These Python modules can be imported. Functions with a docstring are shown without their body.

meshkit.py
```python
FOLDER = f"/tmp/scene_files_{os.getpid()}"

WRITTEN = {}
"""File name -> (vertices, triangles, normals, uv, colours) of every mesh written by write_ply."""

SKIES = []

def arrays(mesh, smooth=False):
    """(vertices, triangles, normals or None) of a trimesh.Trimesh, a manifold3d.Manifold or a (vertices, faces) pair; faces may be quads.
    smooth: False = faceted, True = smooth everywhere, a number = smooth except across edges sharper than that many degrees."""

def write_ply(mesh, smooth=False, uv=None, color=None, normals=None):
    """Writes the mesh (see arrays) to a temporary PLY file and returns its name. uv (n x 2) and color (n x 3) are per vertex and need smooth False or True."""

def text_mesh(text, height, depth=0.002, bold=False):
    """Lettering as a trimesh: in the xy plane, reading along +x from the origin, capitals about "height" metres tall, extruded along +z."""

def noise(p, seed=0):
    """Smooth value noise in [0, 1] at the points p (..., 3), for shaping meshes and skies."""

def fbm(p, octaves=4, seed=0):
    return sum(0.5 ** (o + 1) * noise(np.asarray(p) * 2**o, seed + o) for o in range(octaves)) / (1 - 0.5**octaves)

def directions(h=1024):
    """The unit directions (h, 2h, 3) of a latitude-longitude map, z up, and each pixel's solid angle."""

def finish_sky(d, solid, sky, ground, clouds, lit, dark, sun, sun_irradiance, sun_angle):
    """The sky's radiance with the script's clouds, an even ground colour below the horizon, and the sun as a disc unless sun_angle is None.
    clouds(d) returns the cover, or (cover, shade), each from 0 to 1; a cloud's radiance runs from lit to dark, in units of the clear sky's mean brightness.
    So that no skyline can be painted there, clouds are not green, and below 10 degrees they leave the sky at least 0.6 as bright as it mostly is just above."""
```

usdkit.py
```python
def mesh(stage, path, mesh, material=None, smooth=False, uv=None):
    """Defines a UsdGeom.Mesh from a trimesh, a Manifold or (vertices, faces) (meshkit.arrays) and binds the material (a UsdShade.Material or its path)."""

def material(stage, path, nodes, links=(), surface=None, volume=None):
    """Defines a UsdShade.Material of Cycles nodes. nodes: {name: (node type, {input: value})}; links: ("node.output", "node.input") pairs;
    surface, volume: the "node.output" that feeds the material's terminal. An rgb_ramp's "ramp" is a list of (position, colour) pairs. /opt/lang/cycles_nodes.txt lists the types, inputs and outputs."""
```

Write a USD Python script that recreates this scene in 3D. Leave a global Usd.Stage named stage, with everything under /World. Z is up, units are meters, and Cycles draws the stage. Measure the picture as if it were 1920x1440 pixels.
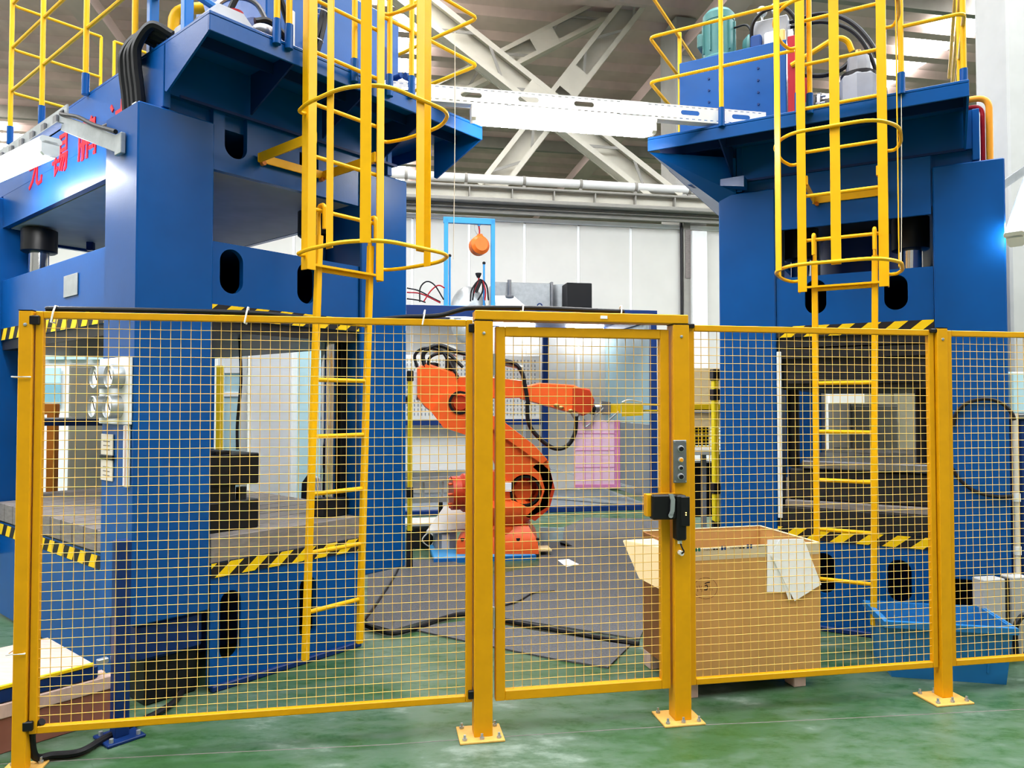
import math, random
import numpy as np, trimesh, usdkit, meshkit
from shapely.geometry import Polygon, Point, LineString, box as sbox
from shapely.ops import unary_union
from scipy.spatial import ConvexHull
from pxr import Usd, UsdGeom, UsdLux, UsdShade, Gf, Sdf

stage = Usd.Stage.CreateInMemory()
UsdGeom.SetStageUpAxis(stage, 'Z'); UsdGeom.SetStageMetersPerUnit(stage, 1.0)
UsdGeom.Xform.Define(stage, '/World'); UsdGeom.Scope.Define(stage, '/World/Looks')
stage.SetDefaultPrim(stage.GetPrimAtPath('/World'))
random.seed(7); RNG = np.random.default_rng(7)

# ------------------------------------------------------------------ camera, sky, exposure
FPX, PITCH, CAM_H = 1380.0, math.radians(1.477), 1.565
cam = UsdGeom.Camera.Define(stage, '/World/camera')
cam.AddTranslateOp().Set((0, 0, CAM_H)); cam.AddRotateXOp().Set(90 + math.degrees(PITCH))
cam.CreateHorizontalApertureAttr(36.0); cam.CreateVerticalApertureAttr(27.0)
cam.CreateFocalLengthAttr(36.0 * FPX / 1920); cam.CreateClippingRangeAttr((0.05, 500.0))
cam.CreateExposureAttr(0.68)
dome = UsdLux.DomeLight.Define(stage, '/World/sky_light')
dome.CreateColorAttr((0.93, 0.97, 1.0)); dome.CreateIntensityAttr(1.5)
LAMP = 31.0          # radiance of the fluorescent tubes
SKYLIGHT = 20.0      # radiance of the roof skylights

# ------------------------------------------------------------------ helpers
FW = np.array([0, math.cos(PITCH), math.sin(PITCH)]); UPV = np.array([0, -math.sin(PITCH), math.cos(PITCH)])
CAM = np.array([0, 0, CAM_H])
def ray(x, y): return np.array([(x - 960) / FPX, 0, 0]) + FW - UPV * (y - 720) / FPX
def gnd(x, y, z=0.0):
    r = ray(x, y); return CAM + r * (z - CAM_H) / r[2]
def at(x, y, D):
    r = ray(x, y); return CAM + r * D / r[1]
def onp(x, y, p, n):
    r = ray(x, y); n = np.array([n[0], n[1], 0]); p = np.array([p[0], p[1], 0])
    return CAM + r * ((p - CAM) @ n) / (r @ n)
def unit(v): v = np.asarray(v, float); return v / np.linalg.norm(v)

def lin(r, g, b):
    f = lambda c: c / 12.92 if c <= .04045 else ((c + .055) / 1.055) ** 2.4
    return tuple(f(c / 255) for c in (r, g, b))

class MB:
    def __init__(s): s.v, s.f, s.n = [], [], 0
    def add(s, v, f):
        v = np.asarray(v, float); f = np.asarray(f, int)
        if f.shape[1] == 4: f = np.vstack([f[:, [0, 1, 2]], f[:, [0, 2, 3]]])
        s.v.append(v); s.f.append(f + s.n); s.n += len(v); return s
    def tm(s, m): return s.add(m.vertices, m.faces)
    def hull(s, pts):
        pts = np.asarray(pts, float); h = ConvexHull(pts); f = h.simplices.copy(); c = pts.mean(0)
        a, b, d = pts[f[:, 0]], pts[f[:, 1]], pts[f[:, 2]]
        flip = (np.cross(b - a, d - a) * (a - c)).sum(1) < 0
        f[flip] = f[flip][:, ::-1]
        return s.add(pts, f)
    def box(s, lo, hi, bev=0.0, R=None, o=None):
        lo, hi = np.minimum(lo, hi).astype(float), np.maximum(lo, hi).astype(float); c, h = (lo + hi) / 2, (hi - lo) / 2
        b = min(bev, .45 * h.min())
        S = np.array([(x, y, z) for x in (-1, 1) for y in (-1, 1) for z in (-1, 1)], float)
        if b <= 0: p = S * h
        else: p = np.vstack([S * (h - b * (1 - np.eye(3)[k])) for k in range(3)])
        p = p + c
        if R is not None: p = (p if o is None else p - o) @ np.asarray(R).T + (0 if o is None else o)
        return s.hull(p)
    def frame(s, p, q, up=(0, 0, 1)):
        d = unit(np.asarray(q, float) - p); up = np.asarray(up, float)
        if abs(d @ unit(up)) > .98: up = np.array([0, 1.0, 0])
        x = unit(np.cross(d, up)); return d, x, np.cross(x, d)
    def bar(s, p, q, w, h, up=(0, 0, 1), bev=0.0):
        p, q = np.asarray(p, float), np.asarray(q, float); d, x, y = s.frame(p, q, up); b = min(bev, .45 * min(w, h)); pts = []
        for e in (p, q):
            for sx in (-1, 1):
                for sy in (-1, 1):
                    if b: pts += [e + sx * (w / 2 - b) * x + sy * h / 2 * y, e + sx * w / 2 * x + sy * (h / 2 - b) * y]
                    else: pts.append(e + sx * w / 2 * x + sy * h / 2 * y)
        return s.hull(pts)
    def cyl(s, p, q, r, r2=None, n=20, cap=True):
        p, q = np.asarray(p, float), np.asarray(q, float); r2 = r if r2 is None else r2; d, x, y = s.frame(p, q)
        a = np.arange(n) * 2 * np.pi / n; c = np.cos(a)[:, None] * x + np.sin(a)[:, None] * y
        v = np.vstack([p + r * c, q + r2 * c, p[None], q[None]]); i = np.arange(n); j = (i + 1) % n
        f = np.vstack([np.c_[i, n + i, j], np.c_[j, n + i, n + j]])
        if cap: f = np.vstack([f, np.c_[np.full(n, 2 * n), i, j], np.c_[np.full(n, 2 * n + 1), n + j, n + i]])
        return s.add(v, f)
    def lathe(s, prof, o, axis=(0, 0, 1), n=28):
        prof = np.asarray(prof, float); o = np.asarray(o, float); d, x, y = s.frame(o, o + np.asarray(axis, float)); k = len(prof)
        a = np.arange(n) * 2 * np.pi / n; c = np.cos(a)[:, None] * x + np.sin(a)[:, None] * y
        v = (o + prof[:, 1][:, None, None] * d + prof[:, 0][:, None, None] * c[None]).reshape(-1, 3)
        i, j = np.meshgrid(np.arange(k - 1), np.arange(n), indexing='ij'); i, j = i.ravel(), j.ravel(); j2 = (j + 1) % n
        f = np.c_[i * n + j, (i + 1) * n + j, (i + 1) * n + j2, i * n + j2]
        return s.add(v, f)
    def tube(s, pts, r, n=8, closed=False):
        p = np.asarray(pts, float); m = len(p)
        t = (np.roll(p, -1, 0) - np.roll(p, 1, 0)) if closed else np.gradient(p, axis=0)
        t = t / (np.linalg.norm(t, axis=1, keepdims=True) + 1e-12)
        x = np.cross(t[0], [0, 0, 1.0] if abs(t[0][2]) < .9 else [1.0, 0, 0]); x /= np.linalg.norm(x); X = [x]
        for k in range(1, m):
            x = X[-1] - t[k] * (X[-1] @ t[k]); X.append(x / (np.linalg.norm(x) + 1e-12))
        X = np.array(X); Y = np.cross(t, X); a = np.arange(n) * 2 * np.pi / n; rr = np.broadcast_to(r, (m,))[:, None, None]
        v = (p[:, None] + rr * (np.cos(a)[None, :, None] * X[:, None] + np.sin(a)[None, :, None] * Y[:, None])).reshape(-1, 3)
        i, j = np.meshgrid(np.arange(m if closed else m - 1), np.arange(n), indexing='ij'); i, j = i.ravel(), j.ravel(); i2, j2 = (i + 1) % m, (j + 1) % n
        f = np.c_[i * n + j, i * n + j2, i2 * n + j2, i2 * n + j]
        s.add(v, f)
        if not closed:
            k = np.arange(1, n - 1); e = (m - 1) * n
            s.f.append(np.vstack([np.c_[np.zeros(n - 2, int), k + 1, k], np.c_[np.full(n - 2, e), e + k, e + k + 1]]) + s.n - len(v))
        return s
    def sphere(s, c, r, sub=2):
        m = trimesh.creation.icosphere(sub, 1.0); return s.add(np.asarray(c) + m.vertices * np.asarray(r), m.faces)
    def ext(s, poly, o, ex, ey, depth):
        """extrude a 2-D polygon (coordinates along ex, ey from o) by depth along ex x ey"""
        ex, ey = np.asarray(ex, float), np.asarray(ey, float); ez = np.cross(ex, ey)
        if not hasattr(poly, 'geom_type'): poly = Polygon(poly)
        for g in getattr(poly, 'geoms', [poly]):
            if g.is_empty or g.area < 1e-9: continue
            m = trimesh.creation.extrude_polygon(g, abs(depth), engine='earcut'); v = np.array(m.vertices)
            if depth < 0: v[:, 2] -= abs(depth)
            s.add(np.asarray(o, float) + v[:, :1] * ex + v[:, 1:2] * ey + v[:, 2:] * ez, m.faces)
        return s
    def mesh(s): return np.vstack(s.v), np.vstack(s.f)

def fil(pts, r, k=5):
    """round the corners of a polyline"""
    p = [np.asarray(q, float) for q in pts]; out = [p[0]]
    for a, b, c in zip(p, p[1:], p[2:]):
        u, w = unit(a - b), unit(c - b); d = min(r, .45 * np.linalg.norm(a - b), .45 * np.linalg.norm(c - b))
        for t in np.linspace(0, 1, k): out.append((1 - t) ** 2 * (b + d * u) + 2 * t * (1 - t) * b + t * t * (b + d * w))
    return np.array(out + [p[-1]])
def spline(pts, k=8):
    p = np.asarray(pts, float); p = np.vstack([2 * p[0] - p[1], p, 2 * p[-1] - p[-2]]); out = []
    for i in range(1, len(p) - 2):
        for t in np.arange(k) / k:
            out.append(.5 * (2 * p[i] + (p[i + 1] - p[i - 1]) * t + (2 * p[i - 1] - 5 * p[i] + 4 * p[i + 1] - p[i + 2]) * t * t + (3 * p[i] - p[i - 1] - 3 * p[i + 1] + p[i + 2]) * t ** 3))
    return np.array(out + [p[-2]])
def stadium(cx, cy, w, h):
    return LineString([(cx, cy - (h - w) / 2), (cx, cy + (h - w) / 2)]).buffer(w / 2, quad_segs=8)

USED = {}
def numbered(parent, name):
    k = USED.get((parent, name), 0); USED[(parent, name)] = k + 1
    return f'{parent}/{name}' if k == 0 else f'{parent}/{name}_{k:03d}'
M = {}
def mat_of(m): return M[m] if isinstance(m, str) else m
def meta(prim, label=None, cat=None, group=None, kind=None):
    for k, v in (('label', label), ('category', cat), ('group', group), ('kind', kind)):
        if v: prim.SetCustomDataByKey(k, v)
class Thing:
    def __init__(s, name, label, cat, loc=(0, 0, 0), rz=0.0, group=None, kind=None):
        s.path = numbered('/World', name); x = UsdGeom.Xform.Define(stage, s.path); s.loc = np.array(loc, float); s.rz = rz
        x.AddTranslateOp().Set(tuple(map(float, s.loc))); x.AddRotateZOp().Set(math.degrees(rz)); s.prim = x.GetPrim()
        meta(s.prim, label, cat, group, kind)
    def world(s, p):
        c, n = math.cos(s.rz), math.sin(s.rz); p = np.asarray(p, float)
        return np.stack([p[..., 0] * c - p[..., 1] * n, p[..., 0] * n + p[..., 1] * c, p[..., 2]], -1) + s.loc
    def local(s, p):
        c, n = math.cos(s.rz), math.sin(s.rz); p = np.asarray(p, float) - s.loc
        return np.stack([p[..., 0] * c + p[..., 1] * n, -p[..., 0] * n + p[..., 1] * c, p[..., 2]], -1)
    def part(s, name, mb, m, world=False, under=None, label=None, kind=None, smooth=35):
        v, f = mb.mesh(); v = s.local(v) if world else v
        path = numbered(under or s.path, name)
        g = usdkit.mesh(stage, path, (v, f), mat_of(m), smooth=smooth); meta(g.GetPrim(), label, None, None, kind)
        return path
def single(name, mb, m, label, cat=None, group=None, kind=None, smooth=35):
    v, f = mb.mesh(); lo, hi = v.min(0), v.max(0); o = np.array([(lo[0] + hi[0]) / 2, (lo[1] + hi[1]) / 2, lo[2]])
    g = usdkit.mesh(stage, numbered('/World', name), (v - o, f), mat_of(m), smooth=smooth)
    UsdGeom.Xformable(g).AddTranslateOp().Set(tuple(map(float, o))); meta(g.GetPrim(), label, cat, group, kind); return g

# ------------------------------------------------------------------ materials
def mat(name, col, rough=.5, metal=0.0, var=0.0, scale=3.0, bump=0.0, bscale=60.0, spec=.25, col2=None, coat=0.0, stretch=(1, 1, 1), detail=4, ramp=(.35, .7)):
    c = np.array(col); c2 = np.array(col2 if col2 is not None else np.clip(c * (1 - var), 0, 1))
    nodes = {'p': ('principled_bsdf', {'roughness': rough, 'metallic': metal, 'specular_ior_level': spec, 'coat_weight': coat, 'base_color': tuple(c)})}
    links = []
    if var or col2 is not None:
        nodes |= {'g': ('geometry', {}), 'mp': ('mapping', {'scale': tuple(np.array(stretch) * scale)}), 'n': ('noise_texture', {'scale': 1.0, 'detail': detail, 'roughness': .6}), 'r': ('rgb_ramp', {'ramp': [(ramp[0], tuple(c)), (ramp[1], tuple(c2))]})}
        links += [('g.position', 'mp.vector'), ('mp.vector', 'n.vector'), ('n.fac', 'r.fac'), ('r.color', 'p.base_color')]
    if bump:
        nodes |= {'g2': ('geometry', {}), 'bn': ('noise_texture', {'scale': bscale, 'detail': 3}), 'b': ('bump', {'strength': bump, 'distance': .004})}
        links += [('g2.position', 'bn.vector'), ('bn.fac', 'b.height'), ('b.normal', 'p.normal')]
    M[name] = usdkit.material(stage, f'/World/Looks/{name}', nodes, links, surface='p.BSDF')
def emat(name, col, strength):
    M[name] = usdkit.material(stage, f'/World/Looks/{name}', {'e': ('emission', {'color': col, 'strength': strength})}, [], surface='e.emission')

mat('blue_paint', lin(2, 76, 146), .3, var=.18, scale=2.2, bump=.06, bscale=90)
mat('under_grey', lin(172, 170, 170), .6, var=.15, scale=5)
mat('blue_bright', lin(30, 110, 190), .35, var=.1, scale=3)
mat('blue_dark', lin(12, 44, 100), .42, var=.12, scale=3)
mat('sky_blue', lin(60, 150, 210), .45)
mat('yellow_paint', lin(240, 178, 2), .38, var=.07, scale=8)
mat('yellow_fence', lin(220, 154, 2), .42, var=.08, scale=9, bump=.05, bscale=160)
mat('plate_yellow', lin(222, 172, 88), .5, var=.15, scale=30)
mat('wire_yellow', lin(232, 186, 96), .45)
mat('black_rubber', lin(22, 21, 24), .45)
mat('black_paint', lin(20, 20, 22), .4)
mat('black_hole', lin(8, 8, 10), .8)
mat('dark_steel', lin(46, 45, 47), .45, metal=.3, var=.3, scale=9)
mat('steel', lin(150, 150, 155), .32, metal=.85, var=.2, scale=12)
mat('chrome', lin(225, 225, 228), .1, metal=1.0)
mat('galvanised', lin(178, 182, 184), .38, metal=.6, var=.18, scale=14)
mat('bolster_grey', lin(132, 124, 120), .55, var=.28, scale=14, stretch=(1, 1, 4), bump=.1, bscale=40)
mat('white_paint', lin(228, 229, 228), .45, var=.05, scale=3)
mat('panel_white', lin(206, 204, 198), .5, var=.05, scale=2)
mat('seam_white', lin(240, 241, 241), .45)
mat('pale_blue', lin(176, 208, 216), .4)
mat('pale_teal', lin(120, 168, 184), .4)
mat('booth_panel', lin(150, 178, 186), .42, var=.06, scale=2)
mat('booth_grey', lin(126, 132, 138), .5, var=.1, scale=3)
mat('concrete', lin(178, 177, 173), .7, var=.1, scale=2.5, bump=.1, bscale=25)
mat('beam_grey', lin(150, 147, 140), .55, var=.12, scale=4)
mat('brace_cream', lin(205, 200, 186), .5, var=.1, scale=3)
mat('roof_sheet', lin(216, 194, 188), .55, var=.25, scale=1.2, stretch=(1, .25, 1))
mat('cabinet_beige', lin(150, 146, 130), .5, var=.08, scale=4)
mat('cabinet_tan', lin(168, 160, 135), .5, var=.12, scale=4)
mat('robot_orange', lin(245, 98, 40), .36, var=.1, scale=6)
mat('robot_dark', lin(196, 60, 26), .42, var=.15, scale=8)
mat('ball_orange', lin(232, 112, 36), .4, var=.08, scale=9)
mat('pink_foam', lin(246, 206, 230), .7)
mat('pink_edge', lin(222, 140, 190), .7)
mat('mat_grey', lin(98, 98, 101), .9, var=.3, scale=70, bump=.5, bscale=300, ramp=(.4, .65))
mat('plywood', lin(208, 158, 94), .6, var=.1, scale=6, stretch=(1, 1, .3))
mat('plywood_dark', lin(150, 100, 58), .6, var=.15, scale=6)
mat('wood_pale', lin(232, 208, 160), .6, var=.08, scale=5)
mat('wood_pink', lin(206, 176, 164), .65, var=.18, scale=9, stretch=(1, 4, 1))
mat('wood_brown', lin(146, 92, 76), .65, var=.15, scale=7)
mat('cardboard', lin(200, 160, 110), .7)
mat('paper', lin(250, 250, 252), .8)
mat('label_paper', lin(214, 205, 190), .6)
mat('tape_clear', lin(206, 190, 160), .35)
mat('ink_blue', lin(28, 62, 120), .6)
mat('ink_green', lin(24, 104, 90), .6)
mat('ink_grey', lin(128, 118, 108), .6)
mat('ink_dark', lin(40, 28, 28), .6)
mat('ink_brown', lin(120, 76, 48), .6)
mat('red_paint', lin(160, 18, 34), .4)
mat('red_letter', lin(186, 10, 30), .4)
mat('orange_pipe', lin(232, 150, 40), .4)
mat('motor_green', lin(70, 120, 118), .4, var=.15, scale=8)
mat('valve_grey', lin(150, 152, 158), .4, var=.12, scale=8)
mat('valve_brass', lin(180, 150, 90), .35, metal=.6)
mat('tote_blue', lin(38, 120, 186), .4, var=.1, scale=6)
mat('tie_white', lin(232, 228, 220), .5)
mat('tool_yellow', lin(214, 178, 20), .4, var=.1, scale=10)
mat('light_curtain', lin(236, 214, 30), .4)
mat('orange_brown', lin(196, 112, 30), .45, var=.1, scale=4)
mat('tape_black', lin(34, 30, 30), .5)
mat('tape_yellow', lin(240, 196, 12), .45)
emat('tube_glow', (1.0, .99, .97), LAMP)
emat('skylight_glow', (1.0, .99, .96), SKYLIGHT)
emat('booth_glow', (.97, .99, 1.0), 14.0)
emat('led_amber', (1.0, .6, .1), 4.0)
# translucent lamp trough, window glass
M['window_glass'] = usdkit.material(stage, '/World/Looks/window_glass', {'t': ('transparent_bsdf', {'color': (.85, .95, .97)}), 'g': ('glossy_bsdf', {'roughness': .05, 'color': (.9, .95, .95)}), 'f': ('fresnel', {'IOR': 1.5}), 'm': ('mix_closure', {})},
    [('f.fac', 'm.fac'), ('t.BSDF', 'm.closure1'), ('g.BSDF', 'm.closure2')], surface='m.closure')
# painted floor: green epoxy, worn to grey-white where trodden
M['floor_green'] = usdkit.material(stage, '/World/Looks/floor_green', {
    'g': ('geometry', {}), 'n1': ('noise_texture', {'scale': 1.0, 'detail': 6, 'roughness': .58, 'distortion': .6}), 'n2': ('noise_texture', {'scale': 4.5, 'detail': 6, 'roughness': .65}),
    'n3': ('noise_texture', {'scale': 60, 'detail': 3}), 'mp': ('mapping', {'scale': (1.0, 1.9, 1), 'location': (3.1, 1.7, 0)}),
    'add': ('math', {'math_type': 'multiply_add', 'value2': .55, 'value3': 0.0}),
    'r': ('rgb_ramp', {'ramp': [(.30, lin(46, 82, 34)), (.44, lin(56, 88, 54)), (.56, lin(82, 104, 84)), (.70, lin(150, 164, 152))]}),
    'rr': ('rgb_ramp', {'ramp': [(.3, (.22,) * 3), (.7, (.5,) * 3)]}),
    'sum': ('math', {'math_type': 'add'}), 'h': ('math', {'math_type': 'multiply', 'value2': .45}), 'b': ('bump', {'strength': .12, 'distance': .003}), 'p': ('principled_bsdf', {'specular_ior_level': .3})},
    [('g.position', 'mp.vector'), ('mp.vector', 'n1.vector'), ('mp.vector', 'n2.vector'), ('g.position', 'n3.vector'), ('n1.fac', 'add.value1'), ('n2.fac', 'h.value1'), ('h.value', 'add.value3'), ('add.value', 'r.fac'), ('r.color', 'p.base_color'),
     ('n2.fac', 'rr.fac'), ('rr.color', 'p.roughness'), ('n3.fac', 'b.height'), ('b.normal', 'p.normal')], surface='p.BSDF')

# ------------------------------------------------------------------ frames of reference
YF = math.radians(10.3); uF = np.array([math.cos(YF), math.sin(YF), 0]); vF = np.array([-math.sin(YF), math.cos(YF), 0]); Z = np.array([0, 0, 1.0])
YL = math.radians(49.9); uL = np.array([math.cos(YL), math.sin(YL), 0]); vL = np.array([-math.sin(YL), math.cos(YL), 0]); PL = np.array([-1.653, 4.010, 0])
YR = math.radians(-29.2); uR = np.array([math.cos(YR), math.sin(YR), 0]); vR = np.array([-math.sin(YR), math.cos(YR), 0]); PR = np.array([1.200, 5.644, 0])
B0 = np.array([-1.80, 12.6, 0])            # a point of the back wall's face
def bw(x, y, off=0.0): return onp(x, y, (B0 + off * vF)[:2], vF)   # on the plane of the back wall, off metres behind it

# ------------------------------------------------------------------ the setting
mb = MB().box((-30, -8, -.2), (30, 40, 0)); g = single('floor', mb, 'floor_green', None, kind='structure')
w = Thing('wall_back', None, None, B0, YF, kind='structure')
w.part('wall_core', MB().box((-12.7, .06, 0), (14, .14, 4.8)), 'panel_white')
s0 = w.local(bw(774, 500))[0]
for k in range(-11, 13):
    a = s0 + k * .985; w.part('wall_panel', MB().box((a + .012, 0, .02), (a + .973, .06, 4.76), .008), 'panel_white')
    w.part('seam_strip', MB().box((a - .035, -.012, .02), (a + .012, .05, 4.74), .006), 'seam_white')
w.part('top_strip', MB().box((-12.7, -.03, 4.76), (14, .16, 4.84), .01), 'seam_white')
w = Thing('wall_left', None, None, (0, 0, 0), 0, kind='structure')
w.part('wall_core', MB().box((-15.2, 4, 0), (-15.0, 38, 9.0)), 'panel_white')
w.part('wall_core', MB().box((-15.2, -8, 0), (-15.0, 4, 9.0)), 'beam_grey')  # unseen near stretch, added so that light comes only from above
w = Thing('added_wall_rear', None, None, (0, 0, 0), 0, kind='structure')
w.part('wall_core', MB().box((-15.2, -8.3, 0), (16.2, -8.0, 9.0)), 'beam_grey')  # unseen wall behind the camera, added in dull grey to cut frontal light
w = Thing('added_wall_right', None, None, (0, 0, 0), 0, kind='structure')
w.part('wall_core', MB().box((16.0, -8, 0), (16.2, 10, 9.0)).box((22, 10, 0), (22.2, 38, 9)).box((16, 10, 0), (22, 10.2, 9)), 'beam_grey')  # wall added to keep light from coming in at the right
w = Thing('wall_far', None, None, (0, 0, 0), 0, kind='structure')
w.part('wall_core', MB().box((-30, 38, 0), (30, 38.3, 9.2)), 'beam_grey')
t = Thing('trim_1', None, None, (0, 0, 0), 0, kind='structure')
ja = [gnd(x, y, .0005) for x, y in ((-60, 1436), (360, 1414), (730, 1396), (980, 1379), (1253, 1362), (1440, 1354), (1960, 1328))]
t.part('floor_joint', MB().tube([p * [1, 1, .0] + Z * .0003 for p in ja], .0022, n=6), 'bolster_grey')
# roof: trapezoidal sheets on purlins, with translucent daylight strips
c = Thing('ceiling', None, None, (0, 7.0, 9.0), YF, kind='structure')
c.part('added_front_roof', MB().box((-17, -15.5, .02), (17, -9.0, .2)), 'roof_sheet')  # unseen slab, added to hold back light falling from the front
prof = []
for k in range(34):
    y = k * .9; prof += [(y, .02), (y + .30, .02), (y + .40, -.12), (y + .62, -.12), (y + .72, .02)]
prof += [(34 * .9, .02), (34 * .9, .2), (0, .2)]
c.part('roof_sheet', MB().ext(prof, (-30, 0, 0), vF * 0 + np.array([0, 1, 0]), Z, 58), 'roof_sheet')
for xs in (-11.4, -.9, 9.9, 20.5):
    for a, b in ((1.0, 6.4), (6.6, 12.4), (12.6, 19.0)):
        c.part('skylight', MB().box((xs - .45, a, -.10), (xs + .45, b, -.05)), 'skylight_glow')
for y in (4.6, 13.0, 22.0):
    c.part('purlin', MB().box((-30, y - .06, -.42), (28, y + .06, -.12)), 'beam_grey')
for x in (-16.5, -6.2, 4.6, 15):
    c.part('rafter', MB().box((x - .13, 0, -.75), (x + .13, 30, -.42)).box((x - .22, 0, -.8), (x + .22, 30, -.74)), 'roof_sheet')

def girder():
    t = Thing('crane_girder', 'long weathered grey steel girder running along the top of the white panel wall', 'beam', B0 - .25 * vF, YF)
    a, b = -12.6, 13.5
    t.part('bottom_flange', MB().box((a, -.22, 4.98), (b, .2, 5.05), .01), 'beam_grey')
    t.part('web', MB().box((a, -.02, 5.05), (b, .03, 5.26)), 'brace_cream')
    t.part('top_flange', MB().box((a, -.14, 5.24), (b, .15, 5.28), .008), 'beam_grey')
    t.part('lower_channel', MB().box((a, .0, 4.84), (b, .06, 4.98)).box((a, -.06, 4.91), (b, .0, 4.925)), 'beam_grey')
    for k in range(34):
        x = a + .3 + k * .74; t.part('stiffener', MB().box((x, -.13, 5.05), (x + .02, -.02, 5.24)), 'beam_grey')
girder()
def pipe():
    t = Thing('service_pipe', 'white round pipe clamped along the girder below the roof', 'pipe', B0 - .2 * vF, YF)
    t.part('tube', MB().cyl((-12.6, 0, 5.44), (13.5, 0, 5.44), .075, n=16), 'white_paint')
    for k in range(25):
        x = -12.3 + k * 1.02; t.part('clamp', MB().cyl((x, 0, 5.44), (x + .05, 0, 5.44), .085, n=16).box((x, -.02, 5.28), (x + .05, .02, 5.38)), 'beam_grey')
pipe()
def brace(label, p, q, w_, h_, lace=True):
    p, q = np.array(p), np.array(q); d = unit(q - p)
    t = Thing('roof_brace', label, 'steel brace', (p + q) / 2, 0, group=None)
    n = unit(np.cross(d, vF)); f = np.cross(n, d)
    for sgn in (-1, 1):
        o = sgn * w_ / 2 * n
        t.part('channel', MB().bar(p + o, q + o, h_, .02, up=n, bev=.003).bar(p + o * .9 + f * h_ / 2, q + o * .9 + f * h_ / 2, .02, w_ * .22, up=n).bar(p + o * .9 - f * h_ / 2, q + o * .9 - f * h_ / 2, .02, w_ * .22, up=n), 'brace_cream', world=True)
    L = np.linalg.norm(q - p)
    for k in range(int(L / .8)):
        for ff in (-1,):
            a = p + d * (.3 + k * .8) + ff * f * h_ / 2; sgn = 1 if k % 2 else -1
            t.part('lacing_bar', MB().bar(a - sgn * n * w_ * .45, a + d * .55 + sgn * n * w_ * .45, .05, .012, up=f), 'beam_grey', world=True)
    t.part('batten_plate', MB().bar(p + d * L * .5 - d * .25 - f * h_ * .51, p + d * L * .5 + d * .25 - f * h_ * .51, w_ * .95, .012, up=f), 'brace_cream', world=True)
    t.part('cover_plate', MB().bar(p, q, .012, w_ * .5, up=n) if False else MB().bar(p + f * h_ * .25, q + f * h_ * .25, w_ * .9, .012, up=f), 'brace_cream', world=True)
brace('cream laced steel brace sloping down to the right towards the white column foot', bw(735, -30, -.1), bw(1262, 385, -.1), .42, .26)
brace('cream laced steel brace rising to the upper right above the glowing lamp', bw(770, 205, .55), bw(1250, -40, .55), .36, .22)
brace('cream laced steel brace crossing steeply from the girder up behind the hanging lamp', bw(912, 362, .2), bw(1225, -40, .2), .40, .24)

def column(label, o, w_, d_, h_):
    t = Thing('concrete_column', label, 'column', o, YF)
    t.part('shaft', MB().box((0, 0, 0), (w_, d_, h_), .02), 'concrete')
    t.part('corbel', MB().hull([(x, y, z) for x in (-.05, w_ + .05) for y, z in ((-.25, h_ * .55), (0, h_ * .55 - .3), (0, h_ * .55 + .2), (-.25, h_ * .55 + .2))]), 'concrete')
p = bw(1268, 300, .35); column('tall white concrete column standing behind the panel wall beside the braces', (p[0], p[1], 0), .44, .78, 8.95)
t = Thing('concrete_column', 'thick pale concrete column at the right edge behind the right-hand press', 'column', (4.77, 7.0, 0), YF)
t.part('shaft', MB().box((0, 0, 0), (.6, .4, 8.95), .02), 'concrete')
t = Thing('wall_pilaster', 'narrow white pilaster on the panel wall next to the grey conduit', 'pilaster', bw(1308, 755) * [1, 1, 0], YF)
t.part('shaft', MB().box((-.15, -.14, 0), (.15, -.012, 4.72), .01), 'white_paint')
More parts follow.
